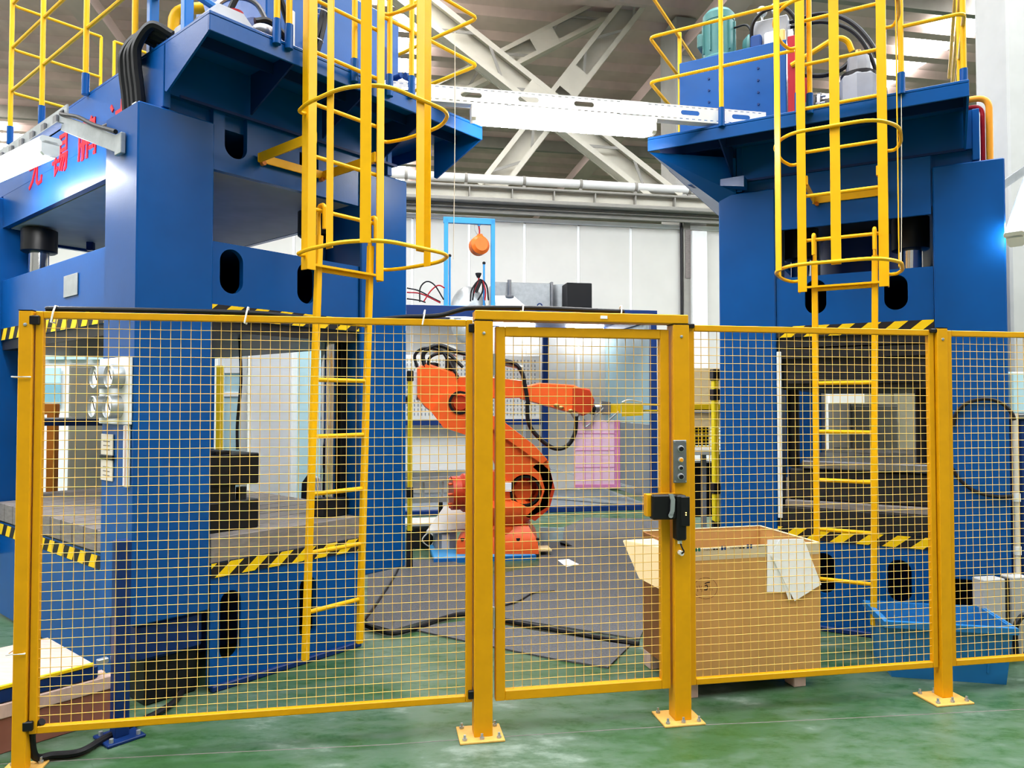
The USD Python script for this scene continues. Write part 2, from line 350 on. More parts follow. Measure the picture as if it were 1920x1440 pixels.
t = Thing('cable_conduit', 'dark grey conduit and cable tray running down the white panel wall', 'conduit', bw(1284, 755) * [1, 1, 0], YF)
t.part('channel', MB().box((-.03, -.06, .2), (.1, -.012, 4.9)), 'beam_grey'); t.part('cover', MB().box((-.0, -.075, 3.85), (.1, -.06, 4.75), .004), 'bolster_grey'); t.part('pipe', MB().cyl((-.07, -.05, .2), (-.07, -.05, 4.9), .025, n=10), 'dark_steel')

# ------------------------------------------------------------------ safety fence
PC = np.array([-.138, 3.513, 0])
def fence_post(label, s0, s1, h, base, depth=None):
    cx = (s0 + s1) / 2; wd = s1 - s0; dp = depth or wd
    t = Thing('fence_post', label, 'fence post', PC + uF * cx, YF, group=None)
    t.part('post_tube', MB().box((-wd / 2, -dp / 2, .008), (wd / 2, dp / 2, h), .004), 'yellow_fence')
    if base:
        t.part('base_plate', MB().box((-base[0], -base[2], 0), (base[1], base[3], .01), .003), 'plate_yellow')
        for bx in (-base[0] + .025, (base[1] - base[0]) / 2, base[1] - .025):
            for by in (-base[2] + .025, base[3] - .025):
                t.part('anchor_bolt', MB().cyl((bx, by, .01), (bx, by, .02), .011, n=6).cyl((bx, by, .02), (bx, by, .035), .006, n=8), 'galvanised')
    t.part('cap', MB().box((-wd / 2, -dp / 2, h), (wd / 2, dp / 2, h + .003)), 'black_paint')
    for z in (h - .06,):
        t.part('screw', MB().lathe([(0, .006), (.007, .004), (.008, 0)], (0, -dp / 2, z), (0, -1, 0), n=10), 'galvanised')
    return t
fence_post('yellow fence post at the far left edge with a white cable tie round it', -2.003, -1.948, 1.96, (.08, .08, .08, .08))
fence_post('thick yellow post between the left mesh panel and the gate', -.046, .041, 1.955, (.115, .095, .09, .09))
fence_post('thick yellow post carrying the push button box right of the gate', .945, 1.03, 1.955, (.115, .095, .09, .09))
fence_post('slim yellow post between the two right-hand mesh panels', 2.440, 2.505, 1.965, (.13, .09, .11, .07))

def wires(s0, s1, z0, z1, px, pz, r=.0017):
    m = MB(); n = max(1, round((s1 - s0) / px)); k = max(1, round((z1 - z0) / pz))
    for i in range(1, n): m.cyl((s0 + (s1 - s0) * i / n, .0027, z0), (s0 + (s1 - s0) * i / n, .0027, z1), r, n=5, cap=False)
    for i in range(1, k): m.cyl((s0, -.0027, z0 + (z1 - z0) * i / k), (s1, -.0027, z0 + (z1 - z0) * i / k), r, n=5, cap=False)
    return m
def mesh_panel(name, label, cat, s0, s1, z0, z1, fr, dp=.03, y=0.0):
    t = Thing(name, label, cat, PC + uF * (s0 + s1) / 2 + vF * y, YF); h = (s1 - s0) / 2
    t.part('stile', MB().box((-h, -dp / 2, z0), (-h + fr, dp / 2, z1), .003), 'yellow_fence')
    t.part('stile', MB().box((h - fr, -dp / 2, z0), (h, dp / 2, z1), .003), 'yellow_fence')
    t.part('top_rail', MB().box((-h + fr, -dp / 2, z1 - fr), (h - fr, dp / 2, z1), .003), 'yellow_fence')
    t.part('bottom_rail', MB().box((-h + fr, -dp / 2, z0), (h - fr, dp / 2, z0 + fr), .003), 'yellow_fence')
    t.part('wire_mesh', wires(-h + fr, h - fr, z0 + fr, z1 - fr, .0425, .0405), 'wire_yellow', kind='stuff', label='welded yellow square wire mesh')
    return t
a = mesh_panel('mesh_fence', 'wide yellow mesh panel left of the gate in front of the left press', 'mesh fence', -1.942, -.052, .162, 1.960, .031)
for z in (.2, 1.92):
    for x in (-.945, .945): a.part('clamp', MB().box((x - .02, -.03, z - .02), (x + .02, .03, z + .02), .004), 'black_paint')
a = mesh_panel('mesh_fence', 'yellow mesh panel right of the gate with the plywood crate behind it', 'mesh fence', 1.037, 2.434, .165, 1.957, .031)
for z in (1.95,):
    for x in (-.69, .69): a.part('clamp', MB().box((x - .02, -.03, z - .01), (x + .02, .03, z + .012), .004), 'black_paint')
mesh_panel('mesh_fence', 'yellow mesh panel running out of the right edge in front of the blue tote', 'mesh fence', 2.512, 4.35, .165, 1.955, .031)
fence_post('yellow fence post beyond the right edge of the view', 4.357, 4.42, 1.96, (.09, .09, .09, .09))
a = mesh_panel('safety_gate', 'yellow framed mesh gate between the two thick posts', 'gate', .058, .932, .160, 1.93, .046, .04)
for z in (.55, 1.75): a.part('hinge', MB().cyl((-.447, -.012, z - .05), (-.447, -.012, z + .05), .009, n=10).box((-.46, -.008, z - .04), (-.437, .004, z + .04)), 'galvanised')
t = Thing('gate_header', 'yellow box section header beam over the gate', 'beam', PC + uF * .49, YF)
t.part('beam', MB().box((-.536, -.043, 1.958), (.536, .043, 2.004), .004), 'yellow_fence')
t.part('label_plate', MB().box((.08, -.045, 1.975), (.115, -.043, 1.99)), 'paper')

# interlock switch, push-button box
q = lambda x, y, off: PC + uF * x + vF * off + Z * y
def f_at(px, py, off=0.0): return onp(px, py, (PC + vF * off)[:2], vF)
t = Thing('gate_interlock', 'black two-part gate interlock switch with a silver lever across gate and post', 'lock', f_at(1245, 950, -.06) , YF)
L = lambda px, py: t.local(f_at(px, py, -.06))
def lbox(p0, p1, y0, y1, bev=.006):
    a, b = L(*p0), L(*p1); return MB().box((a[0], y0, a[2]), (b[0], y1, b[2]), bev)
t.part('mounting_bracket', lbox((1212, 927), (1222, 968), -.01, .04, .002).box(*[np.array(v) for v in ((L(1212, 927)[0], .012, L(1250, 968)[2]), (L(1262, 0)[0], .018, L(1250, 925)[2]))], .001), 'yellow_fence')
t.part('actuator_block', lbox((1219, 927), (1264, 972), -.035, .015, .007), 'black_paint')
t.part('switch_body', lbox((1263, 927), (1282, 1011), -.04, .02, .007).box(*[np.array(v) for v in ((L(1265, 0)[0], -.045, L(1250, 985)[2]), (L(1281, 0)[0], -.03, L(1250, 930)[2]))], .005), 'black_paint')
a = [L(x, y) for x, y in ((1250, 924), (1254, 935), (1253, 955), (1250, 964))]
t.part('lever', MB().hull([(p[0] + sx * .011, y, p[2]) for p in a[:2] for sx in (-1, 1) for y in (-.055, -.046)]).hull([(p[0] + sx * .010, y, p[2]) for p in a[1:3] for sx in (-1, 1) for y in (-.055, -.046)]).cyl((a[3][0], -.046, a[3][2]), (a[3][0], -.055, a[3][2]), .011, n=14).hull([(p[0] + sx * .010, y, p[2]) for p in a[2:] for sx in (-1, 1) for y in (-.055, -.046)]), 'galvanised')
for y in (959, 963):
    p = L(1279, y); t.part('indicator_light', MB().sphere((p[0], -.046, p[2]), .0035, 1), 'led_amber')
p, r = L(1273, 1014), L(1277, 1037)
t.part('cable_gland', MB().cyl((p[0], -.01, p[2] - .012), (p[0], -.01, p[2] + .016), .011, n=12), 'tie_white')
t.part('cable_gland', MB().cyl((r[0], .02, r[2]), (r[0], -.01, r[2]), .012, n=14), 'tie_white')
t.part('lead', MB().tube(spline([(p[0], -.01, p[2]), (p[0] + .004, -.03, p[2] - .03), (r[0] + .004, -.025, r[2] + .012), (r[0], -.008, r[2])]), .004), 'black_rubber')
t = Thing('push_button_box', 'brushed metal button plate with four round buttons on the gate post', 'control box', f_at(1273, 863, -.043), YF)
L = lambda px, py: t.local(f_at(px, py, -.043))
a, b = L(1261, 825), L(1286, 905)
t.part('face_plate', MB().box((a[0], -.012, a[2]), (b[0], .0, b[2]), .003), 'steel')
for py, m, rr in ((841, 'black_rubber', .012), (862, 'orange_pipe', .010), (877, 'black_rubber', .009), (893, 'black_rubber', .012)):
    p = L(1274, py); k = t.part('button_ring', MB().lathe([(rr + .004, 0), (rr + .004, .008), (rr, .010), (rr, 0)], (p[0], -.012, p[2]), (0, -1, 0), n=18), 'galvanised')
    t.part('button', MB().lathe([(rr, 0), (rr, .013), (rr * .8, .016), (0, .016)], (p[0], -.012, p[2]), (0, -1, 0), n=18), m)
for px, py in ((1263, 828), (1283, 828), (1264, 902), (1284, 902)):
    p = L(px, py); t.part('screw', MB().cyl((p[0], -.012, p[2]), (p[0], -.016, p[2]), .004, n=8), 'galvanised')

# cable lying along the fence top, held with ties
pts = [f_at(*p) + Z * .0 for p in ((88, 582), (110, 581), (300, 584), (480, 589), (560, 597), (620, 604), (660, 606), (710, 601), (760, 596), (800, 595), (830, 592), (862, 583), (890, 579), (1000, 579), (1100, 583), (1170, 586))]
single('power_cable', MB().tube(spline(pts, 10) + Z * .004, .0115, n=10), 'black_rubber', 'black cable lying along the top rails of fence and gate', 'cable')
def tie(label, px, py, r, dz=0.0, post=False):
    p = f_at(px, py); m = MB()
    if post: ring = [p + uF * x + vF * y for x, y in ((-.034, -.035), (.034, -.035), (.034, .035), (-.034, .035))]; m.tube(ring, .004, n=6, closed=True)
    else:
        h, d = r, .024; ring = [p + vF * y + Z * z + uF * o for y, z, o in ((-d, -h, -.006), (-d, h * .5, .002), (-d * .5, h + .012, .006), (d * .5, h + .012, .006), (d, h * .5, 0), (d, -h, -.006))]; m.tube(ring, .004, n=6, closed=True)
    single('cable_tie', m, 'tie_white', label, 'cable tie', smooth=40)
tie('white cable tie near the left end of the black fence cable', 103, 592, .03)
tie('white cable tie on the fence top in front of the left press opening', 463, 594, .03)
tie('white cable tie beside the gate post on the left panel', 794, 598, .028)
tie('white cable tie on the left part of the gate header', 978, 588, .03)
tie('white cable tie on the right part of the gate header', 1162, 590, .03)
tie('white cable tie looped round the left fence post high up', 46, 707, .03, post=True)
tie('white cable tie looped round the left fence post low down', 36, 1222, .03, post=True)

# ------------------------------------------------------------------ hydraulic presses (local: x along the ladder side, y into the machine, z up)
def tape(t, P0, ex, L, h, off, pitch=.105, first=0.0, sl=.6):
    """black band with slanted yellow bars stuck along a face; ex along, Z up"""
    ex = np.asarray(ex, float); ez = np.cross(ex, Z)
    t.part('hazard_tape', MB().ext([(0, 0), (L, 0), (L, h), (0, h)], np.asarray(P0, float), ex, Z, .003), 'tape_black')
    m = MB(); k = -1; clip = sbox(0, 0, L, h)
    while first + k * pitch < L + pitch:
        a = first + k * pitch; m.ext(Polygon([(a, 0), (a + pitch * .5, 0), (a + pitch * .5 + h * sl, h), (a + h * sl, h)]).intersection(clip), np.asarray(P0, float) + ez * .003, ex, Z, .0012); k += 1
    t.part('tape_stripes', m, 'tape_yellow', kind='stuff', label='yellow slanted stripes of the hazard tape')
def holed(L, z0, z1, holes):
    p = sbox(0, z0, L, z1)
    for h in holes: p = p.difference(h)
    return p
def cross(rects): return unary_union([sbox(*r) for r in rects])
CX = ((1, 0, 0), (0, 1, 0))
def press(label, loc, yaw, A, B, V, deck, deck_y, slots, base_slots, crown_slots, ledge):
    t = Thing('hydraulic_press', label, 'hydraulic press', loc, yaw); bp = 'blue_paint'
    x0, x1 = A[0] + .13, B[1] - .13; y0, y1 = .02, V - .02; cy0, cy1 = .40, V - .40
    for c in (A, B):
        for a, b in ((0, .40), (V - .40, V)): t.part('column', MB().box((c[0], a, .44), (c[1], b, 3.11), .008), bp)
        t.part('column_foot', MB().box((c[0] + .10, .07, 0), (c[1] - .03, .36, .24), .01) if c is A else MB().box((c[0] + .0, .5, 0), (c[1] - .25, .9, .43), .01), 'black_paint')
        if c is A: t.part('column_base', MB().box((c[0] + .04, .03, .24), (c[1] - .02, .38, .44), .02), 'blue_dark')
    gx0, gx1 = A[1] + .002, B[0] - .002; W = gx1 - gx0
    # base: side plates with oblong openings, front plates, skirt
    for yy, nm in ((y0 - .02, 1), (y1 - .02, 0)):
        t.part('base_side_plate', MB().ext(holed(W, .02, .69, [stadium(*h) for h in base_slots] if nm else []), (gx0, yy + .04, 0), (1, 0, 0), Z, .04), bp)
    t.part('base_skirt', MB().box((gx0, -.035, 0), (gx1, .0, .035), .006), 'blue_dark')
    for xx in (x0, x1 - .04): t.part('base_front_plate', MB().box((xx, cy0 + .002, .02), (xx + .04, cy1 - .002, .69), .004), bp)
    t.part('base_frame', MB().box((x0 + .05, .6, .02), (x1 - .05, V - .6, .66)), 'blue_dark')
    # bolster with T-slots, cross shaped so that it passes between the columns
    n = 12
    for k in range(n):
        a = cy0 + .003 + (cy1 - cy0 - .006) * k / n; b = cy0 + .003 + (cy1 - cy0 - .006) * (k + 1) / n
        t.part('bolster_strip', MB().box((x0 - .01, a + .008, .70), (x1 + .01, b - .008, .83), .004), 'bolster_grey')
    t.part('bolster_plate', MB().box((x0, cy0 + .01, .69), (x1, cy1 - .01, .815)), 'dark_steel')
    for a, b in ((-.005, cy0), (cy1, V + .005)):
        for k in range(2):
            e = a + (b - a) * k / 2; t.part('bolster_strip', MB().box((gx0, e + .004, .69), (gx1, e + (b - a) / 2 - .004, .83), .004), 'dark_steel' if ledge else 'bolster_grey')
    # slide (moving beam)
    z0, z1 = 2.03, 2.46
    for yy, nm in ((y0, 1), (y1 - .04, 0)):
        t.part('slide_side_plate', MB().ext(holed(W, z0, z1, [stadium(*h) for h in slots] if nm else []), (gx0, yy + .04, 0), (1, 0, 0), Z, .04), bp)
    for xx in (x0, x1 - .04): t.part('slide_front_plate', MB().box((xx, cy0 + .002, z0), (xx + .04, cy1 - .002, z1 + .02), .004), bp)
    t.part('slide_top_plate', MB().ext(cross([(x0 + .04, cy0 + .01, x1 - .04, cy1 - .01), (gx0, y0 + .04, gx1, y1 - .04)]), (0, 0, z1 - .03), *CX, .03), bp)
    t.part('slide_bottom_plate', MB().ext(cross([(x0 + .01, cy0 + .01, x1 - .01, cy1 - .01), (gx0, y0 + .01, gx1, y1 - .01)]), (0, 0, z0 - .07), *CX, .07), 'dark_steel')
    # crown
    z0, z1 = 2.86, 3.45
    for yy, nm in ((y0, 1), (y1 - .04, 0)):
        t.part('crown_side_plate', MB().ext(holed(W, z0, 3.2, [stadium(*h) for h in crown_slots] if nm else []), (gx0, yy + .04, 0), (1, 0, 0), Z, .04), bp)
    for xx in (x0, x1 - .04): t.part('crown_front_plate', MB().box((xx, cy0 + .002, z0 + .02), (xx + .04, cy1 - .002, 3.12)).box((xx, y0 - .01, 3.12), (xx + .04, y1, z1), .003), bp)
    t.part('crown_box', MB().box((x0 + .04, y0, 3.2), (x1 - .04, y0 + .04, z1)).box((x0 + .04, y1 - .04, 3.2), (x1 - .04, y1, z1)).box((x0 + .04, .06, 3.115), (x1 - .04, V - .06, 3.2)), bp)
    t.part('crown_bottom_plate', MB().ext(cross([(x0 + .05, cy0 + .02, x1 - .05, cy1 - .02), (gx0, y0 + .05, gx1, y1 - .05)]), (0, 0, z0 + .02), *CX, .03), 'dark_steel' if ledge else 'under_grey')
    # deck on top with overhanging, bracketed edge
    d0, d1 = deck; yo = -.465
    t.part('deck_plate', MB().box((d0, yo, 3.452), (d1, deck_y, 3.47), .003), bp)
    t.part('deck_fascia', MB().box((d0, yo, 3.37), (d1, yo + .012, 3.451), .003), bp)
    for xx in (d0, d1 - .012):
        t.part('deck_side_fascia', MB().box((xx, .04, 3.37), (xx + .012, deck_y, 3.451)), bp)
        if not (ledge and xx == d0): t.part('end_bracket', MB().ext([(yo + .013, 3.37), (yo + .013, 3.451), (.0, 3.451), (.0, 3.2), (-.02, 3.19)], (xx, 0, 0), (0, 1, 0), Z, .012), bp)
    for k in (1, 2, 3):
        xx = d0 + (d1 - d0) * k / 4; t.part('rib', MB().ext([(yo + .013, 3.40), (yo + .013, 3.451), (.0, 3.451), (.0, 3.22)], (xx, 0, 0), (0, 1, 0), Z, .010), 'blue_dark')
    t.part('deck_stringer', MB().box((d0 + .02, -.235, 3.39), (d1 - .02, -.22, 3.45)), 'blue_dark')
    t.part('seam_strip', MB().box((gx0 - .2, -.012, 3.185), (min(d1, gx1 + .3), -.0, 3.2)), 'blue_dark')
    if ledge: t.part('gusset_shelf', ledge(MB()), bp)
    tape(t, (gx0, -.004, .612), (1, 0, 0), W, .078, 0, pitch=.16, first=.02, sl=1.2)
    tape(t, (gx0, .016, 2.032), (1, 0, 0), W, .078, 0, pitch=.16, first=.02, sl=1.2)
    tape(t, (x0 - .0, cy1 - .01, .60), (0, -1, 0), cy1 - cy0 - .02, .078, 0, pitch=.17, first=.02, sl=.6)
    tape(t, (x0 - .0, cy1 - .01, 2.032), (0, -1, 0), cy1 - cy0 - .02, .085, 0, pitch=.17, first=.02, sl=.6)
    return t
tL = press('left blue hydraulic press with red characters on its crown beam', PL, YL, (-.39, .02), (1.03, 1.43), 3.03, (-.257, 1.70), 3.2,
    [(.116, 2.305, .14, .25), (.61, 2.30, .135, .25)], [(.118, .335, .125, .38), (.62, .325, .12, .37)], [(.135, 3.1, .137, .30), (.62, 3.1, .137, .28)], None)
tR = press('right blue hydraulic press behind the crate and the blue tote', PR, YR, (.39, .79), (1.775, 2.17), 3.03, (0.0, 1.964), 3.1,
    [(.262, 2.31, .14, .24), (.762, 2.305, .14, .235)], [(.30, .39, .14, .28), (.762, .39, .14, .28)], [], lambda m: m.hull([(x, y, z) for x, y, z in ((.16, -.02, 3.22), (.60, -.12, 3.12), (.60, -.12, 3.2), (.6, .0, 3.12), (.2, .02, 3.2), (.6, .0, 3.2))]))
tR.part('end_gusset', MB().hull([(.006, -.45, 3.368), (.006, 1.8, 3.368), (.518, -.002, 3.372), (.518, 1.8, 3.372), (.39, .005, 3.06), (.39, 1.8, 3.06), (.518, .005, 3.112), (.518, 1.8, 3.112)]), 'blue_paint')
# red characters on the crown of the left press
GLY = {'wu': [[(.15, .88), (.85, .88)], [(.05, .58), (.95, .58)], [(.48, .88), (.45, .5), (.28, .2), (.05, .02)], [(.60, .58), (.58, .12), (.68, .04), (.88, .06), (.92, .24)]],
 'xi': [[(.22, .98), (.05, .66)], [(.16, .82), (.42, .82)], [(.10, .58), (.42, .58)], [(.05, .36), (.42, .36)], [(.24, .58), (.24, .06), (.42, .18)], [(.54, .96), (.54, .58), (.92, .58), (.92, .96), (.54, .96)], [(.54, .77), (.92, .77)], [(.60, .52), (.46, .32)], [(.56, .44), (.95, .44), (.90, .08), (.80, .03)], [(.70, .42), (.50, .08)], [(.84, .42), (.64, .04)]],
 'peng': [[(.06, .92), (.06, .3), (.02, .03)], [(.06, .92), (.24, .92), (.24, .05), (.18, .05)], [(.06, .66), (.24, .66)], [(.06, .42), (.24, .42)], [(.32, .92), (.32, .3), (.28, .03)], [(.32, .92), (.50, .92), (.50, .05), (.44, .05)], [(.32, .66), (.50, .66)], [(.32, .42), (.50, .42)], [(.74, 1.0), (.68, .88)], [(.60, .34), (.60, .88), (.90, .88), (.88, .62), (.80, .60)], [(.72, .76), (.78, .70)], [(.60, .46), (.96, .46), (.94, .06), (.84, .06)], [(.60, .24), (.86, .24)]],
 'da': [[(.34, .70), (.96, .70)], [(.64, .96), (.62, .64), (.50, .38), (.34, .22)], [(.64, .6), (.78, .36), (.92, .24)], [(.10, .94), (.20, .80)], [(.04, .58), (.20, .58), (.20, .20), (.06, .08)], [(.12, .16), (.36, .06), (.98, .04)]]}
for key, yc in (('wu', 1.92), ('xi', 1.475), ('peng', 1.015), ('da', .555)):
    w_, h_ = .28, .245
    g = unary_union([LineString([(a * w_ - w_ / 2, b * h_) for a, b in st]).buffer(.0115, cap_style=2, join_style=2) for st in GLY[key]])
    tL.part('red_character', MB().ext(g, (-.2575, yc, 3.06), (0, -1, 0), Z, .008), 'red_letter')
tL.part('name_plate', MB().box((-.268, 1.126, 2.235), (-.262, 1.353, 2.372), .001), 'galvanised')
# guide rods, cylinders and dies of the left press
for yy in (.20, V_ := 2.83):
    tL.part('guide_rod', MB().cyl((.93, yy, .95), (.93, yy, 1.96), .052, n=28), 'chrome')
    tL.part('rod_block', MB().box((.83, yy - .1, .83), (1.02, yy + .1, .95), .01), 'black_paint')
    tL.part('guide_rail', MB().box((.985, yy - .06, .95), (1.028, yy + .06, 1.96), .004), 'black_paint')
tL.part('main_cylinder', MB().cyl((.06, .55, 2.46), (.06, .55, 2.86), .125, n=36), 'blue_dark')
for (x, y) in ((-.08, 2.42), (.96, .40)):
    tL.part('lift_cylinder', MB().lathe([(0, 2.86), (.12, 2.86), (.12, 2.70), (.105, 2.69), (0, 2.69)], (x, y, 0), n=32), 'black_paint')
    tL.part('piston_rod', MB().cyl((x, y, 2.46), (x, y, 2.69), .068, n=32), 'chrome')
tL.part('lower_die', MB().box((.06, .12, .83), (.38, .52, 1.0), .006).box((.06, .12, 1.09), (.38, .48, 1.27), .006).box((.06, .14, 1.0), (.24, .45, 1.09)).box((.12, .15, 1.27), (.22, .35, 1.29), .004), 'black_paint')
tL.part('die_pin', MB().cyl((.30, .18, 1.0), (.30, .18, 1.07), .03, n=14), 'dark_steel')
# right press: tool set and guide columns
tR.part('upper_die', MB().box((.82, .05, 1.66), (1.74, 2.9, 1.955), .01).box((.80, .02, 1.88), (1.76, .05, 1.95)).box((.86, .03, 1.70), (1.70, .055, 1.76), .004), 'dark_steel')
tR.part('lower_die', MB().box((.86, .05, .88), (1.76, 2.9, 1.10), .012), 'dark_steel')
tR.part('die_plate', MB().box((.95, .02, 1.105), (1.775, 1.0, 1.16), .008), 'steel')
tR.part('die_base', MB().box((.84, .01, .83), (1.77, 2.9, .88), .006), 'bolster_grey')
for xx in (.87, 1.70):
    tR.part('guide_pillar', MB().cyl((xx, .2, 1.10), (xx, .2, 1.66), .045, n=20), 'black_paint')
tR.part('light_guide', MB().box((.795, -.015, .75), (.825, .012, 1.93), .003), 'white_paint')
for (x, y) in ((.92, .35), (1.64, .35)):
    tR.part('lift_cylinder', MB().lathe([(0, 2.86), (.12, 2.86), (.12, 2.64), (.1, 2.63), (0, 2.63)], (x, y, 0), n=28), 'black_paint')
    tR.part('piston_rod', MB().cyl((x, y, 2.46), (x, y, 2.64), .075, n=28), 'chrome')
tR.part('main_cylinder', MB().cyl((1.28, 1.0, 2.47), (1.28, 1.0, 2.86), .3, n=36), 'blue_dark')
tR.part('crown_beam', MB().box((.80, .0, 2.80), (1.765, .02, 3.2), .003), 'blue_paint')

# ------------------------------------------------------------------ caged ladders
def ladder(press_t, loc, yaw, xc, label, lab2, lo, which):
    t = Thing('caged_ladder', label, 'ladder', loc, yaw); yp = 'yellow_paint'; Y = -.52; h = .232; zt = 4.75
    for s in (-1, 1):
        x = xc + s * h
        t.part('rail', MB().box((x - .027, Y - .025, 2.27), (x + .027, Y + .0, zt), .003).box((x - s * .0 - .004, Y, 2.27), (x + .027 if s > 0 else x - .027, Y + .03, zt)) if False else MB().box((x - .027, Y - .022, 2.27), (x + .027, Y - .014, zt), .002).box((x + s * .019, Y - .014, 2.27), (x + s * .027, Y + .035, zt), .002), yp)
        t.part('wall_bracket', MB().bar((x - s * .012, Y + .01, 2.985), (x - s * .012, -.002, 2.985), .010, .055), yp)
        t.part('bracket_bolt', MB().cyl((x - s * .03, -.03, 2.955), (x - s * .03, .0, 2.955), .014, n=8), 'orange_brown')
        t.part('bracket_tab', MB().box((x - s * .03 - .006, Y - .012, 2.955), (x - s * .03 + .006, Y + .02, 3.015), .002), yp)
    t.part('bracket_crossbar', MB().box((xc - h, -.012, 2.96), (xc + h, -.002, 3.01), .002), yp)
    for z in (2.60, 2.885, 3.168, 3.45, 3.735, 4.02, 4.3, 4.58): t.part('rung', MB().cyl((xc - h, Y, z), (xc + h, Y, z), .0115, n=10), yp)
    t.part('foot_bar', MB().bar((xc - h, Y, 2.30), (xc + h, Y, 2.30), .04, .012), yp)
    for z in (2.345, 3.10, 3.86, 4.6):
        pts = [(-.235, 0), (-.30, .01), (-.335, -.12), (-.335, -.42), (-.22, -.60), (.22, -.60), (.335, -.42), (.335, -.12), (.30, .01), (.235, 0)]
        t.part('hoop', MB().tube(fil([(xc + a, Y + b, z) for a, b in pts], .16, 7), .0105, n=9), yp)
    for a, b, nx, ny in which:
        d = unit([ny, -nx, 0]); c = np.array([xc + a, Y + b, 0]) - np.array([nx, ny, 0]) * .014
        t.part('cage_strip', MB().bar(c + Z * 2.33, c + Z * zt, .052, .006, up=(nx, ny, 0), bev=.001), yp)
    # hook-on lower ladder
    t = Thing('hook_ladder', lab2, 'ladder', loc, yaw); Y2 = -.50
    (bx0, bx1), (tx0, tx1) = lo
    for b, tp in ((bx0, tx0), (bx1, tx1)):
        pb, pt = np.array([b, Y2, .215]), np.array([tp, Y2, 2.47]); d = unit(pt - pb)
        t.part('side_rail', MB().bar(pb, pt, .036, .03, up=(0, 1, 0), bev=.004), yp)
        hk = [pt - d * .08 + (0, -.0, 0), pt + (0, -.016, .07), (tp, Y2 - .012, 2.60), (tp, Y2 - .012, 2.622), (tp, Y - .0, 2.632), (tp, Y + .028, 2.60), (tp, Y + .03, 2.50)]
        hk = [pt - d * .08, np.array([tp, Y2 + .01, 2.55]), np.array([tp, Y2 + .005, 2.632]), np.array([tp, Y - .025, 2.632]), np.array([tp, Y - .025, 2.50])]
        t.part('hook', MB().tube(fil(hk, .03, 6), .012, n=8), yp)
    for z in (.46, .77, 1.08, 1.385, 1.69, 2.01, 2.285):
        f = (z - .215) / (2.47 - .215); t.part('rung', MB().cyl((bx0 + (tx0 - bx0) * f, Y2, z), (bx1 + (tx1 - bx1) * f, Y2, z), .0125, n=10), yp)
S1 = ((-.335, -.30, -1, 0), (-.30, -.55, -.7, -.7), (.02, -.60, 0, -1), (.335, -.32, 1, 0))
ladder(tL, PL, YL, .51, 'yellow caged ladder hanging from the deck of the left press', 'yellow hook-on ladder under the cage of the left press, standing before the open die space', ((.285, .64), (.355, .705)), S1)
ladder(tR, PR, YR, 1.275, 'yellow caged ladder hanging from the deck of the right press', 'yellow hook-on ladder under the cage of the right press, its foot by the blue tote', ((1.107, 1.425), (1.112, 1.458)), S1)

# ------------------------------------------------------------------ guard rails on the decks
def rails(label, loc, yaw, rail_runs, posts, sockets=True):
    t = Thing('guard_rail', label, 'guard rail', loc, yaw)
    for p in rail_runs: t.part('rail', MB().tube(fil(p, .05, 5), .0125, n=8), 'yellow_paint')
    for (x, y, z0, z1) in posts:
        t.part('post', MB().cyl((x, y, z0 + .09), (x, y, z1), .0165, n=12), 'yellow_paint')
        t.part('socket', MB().cyl((x, y, z0), (x, y, z0 + .13), .022, n=12), 'blue_paint')
    return t
ZR = (3.865, 4.19, 4.52)
rr = []
for z in ZR:
    rr += [[(-.27, .02, z), (-.27, 2.47, z), (.35, 2.47, z)], [(.45, 2.47, z), (1.70, 2.47, z)]]
    rr += [[(.80, -.475, z), (1.64, -.475, z), (1.64, 1.2, z)], [(-.27, -.30, z), (-.27, -.475, z), (.19, -.475, z)]] if z > 4.3 else [[(.80, -.475, z), (1.64, -.475, z), (1.64, 1.2, z)]]
rr += [[(.35, 2.47, 3.95), (.45, 2.47, 3.95)], [(.35, 2.47, 3.86), (.35, 2.47, 4.52)], [(.45, 2.47, 3.86), (.45, 2.47, 4.52)]]
rails('yellow tube guard rail round the deck of the left press', PL, YL, rr,
      [(-.275, .327, 3.45, 4.56), (-.275, 1.02, 3.45, 4.56), (-.275, 1.78, 3.45, 4.56), (-.275, 2.44, 3.47, 4.56), (.35, 2.45, 3.47, 4.0), (.45, 2.45, 3.47, 4.0), (.10, -.478, 3.43, 4.56), (.172, -.478, 3.43, 4.56), (.60, -.478, 3.40, 4.4), (.86, -.478, 3.40, 4.4), (1.036, -.478, 3.45, 4.3), (1.64, .5, 3.47, 4.56)])
rr = []
for z in ZR:
    rr += [[(1.0, -.472, z), (.02, -.472, z), (.02, 2.2, z)], [(1.6, -.472, z), (1.945, -.472, z), (1.945, 2.2, z)]]
rails('yellow tube guard rail round the deck of the right press', PR, YR, rr,
      [(.02, .285, 3.46, 4.56), (.527, -.472, 3.45, 4.56), (1.02, -.472, 3.45, 4.56), (1.09, -.472, 3.43, 4.56), (1.612, -.472, 3.45, 4.56), (1.945, -.30, 3.47, 4.56), (1.945, .2, 3.47, 4.56), (.02, 1.3, 3.46, 4.56)])
t = Thing('deck_pipe', 'orange-yellow bent pipe from deck to column of the right press', 'pipe', PR, YR)
t.part('tube', MB().tube(fil([(1.9, .1, 3.545), (2.10, .1, 3.545), (2.10, .1, 3.11)], .08, 7), .02, n=12), 'orange_pipe')
t.part('inner_pipe', MB().tube(fil([(1.9, .12, 3.50), (2.065, .12, 3.50), (2.065, .12, 3.11)], .06, 7), .014, n=10), 'red_paint')

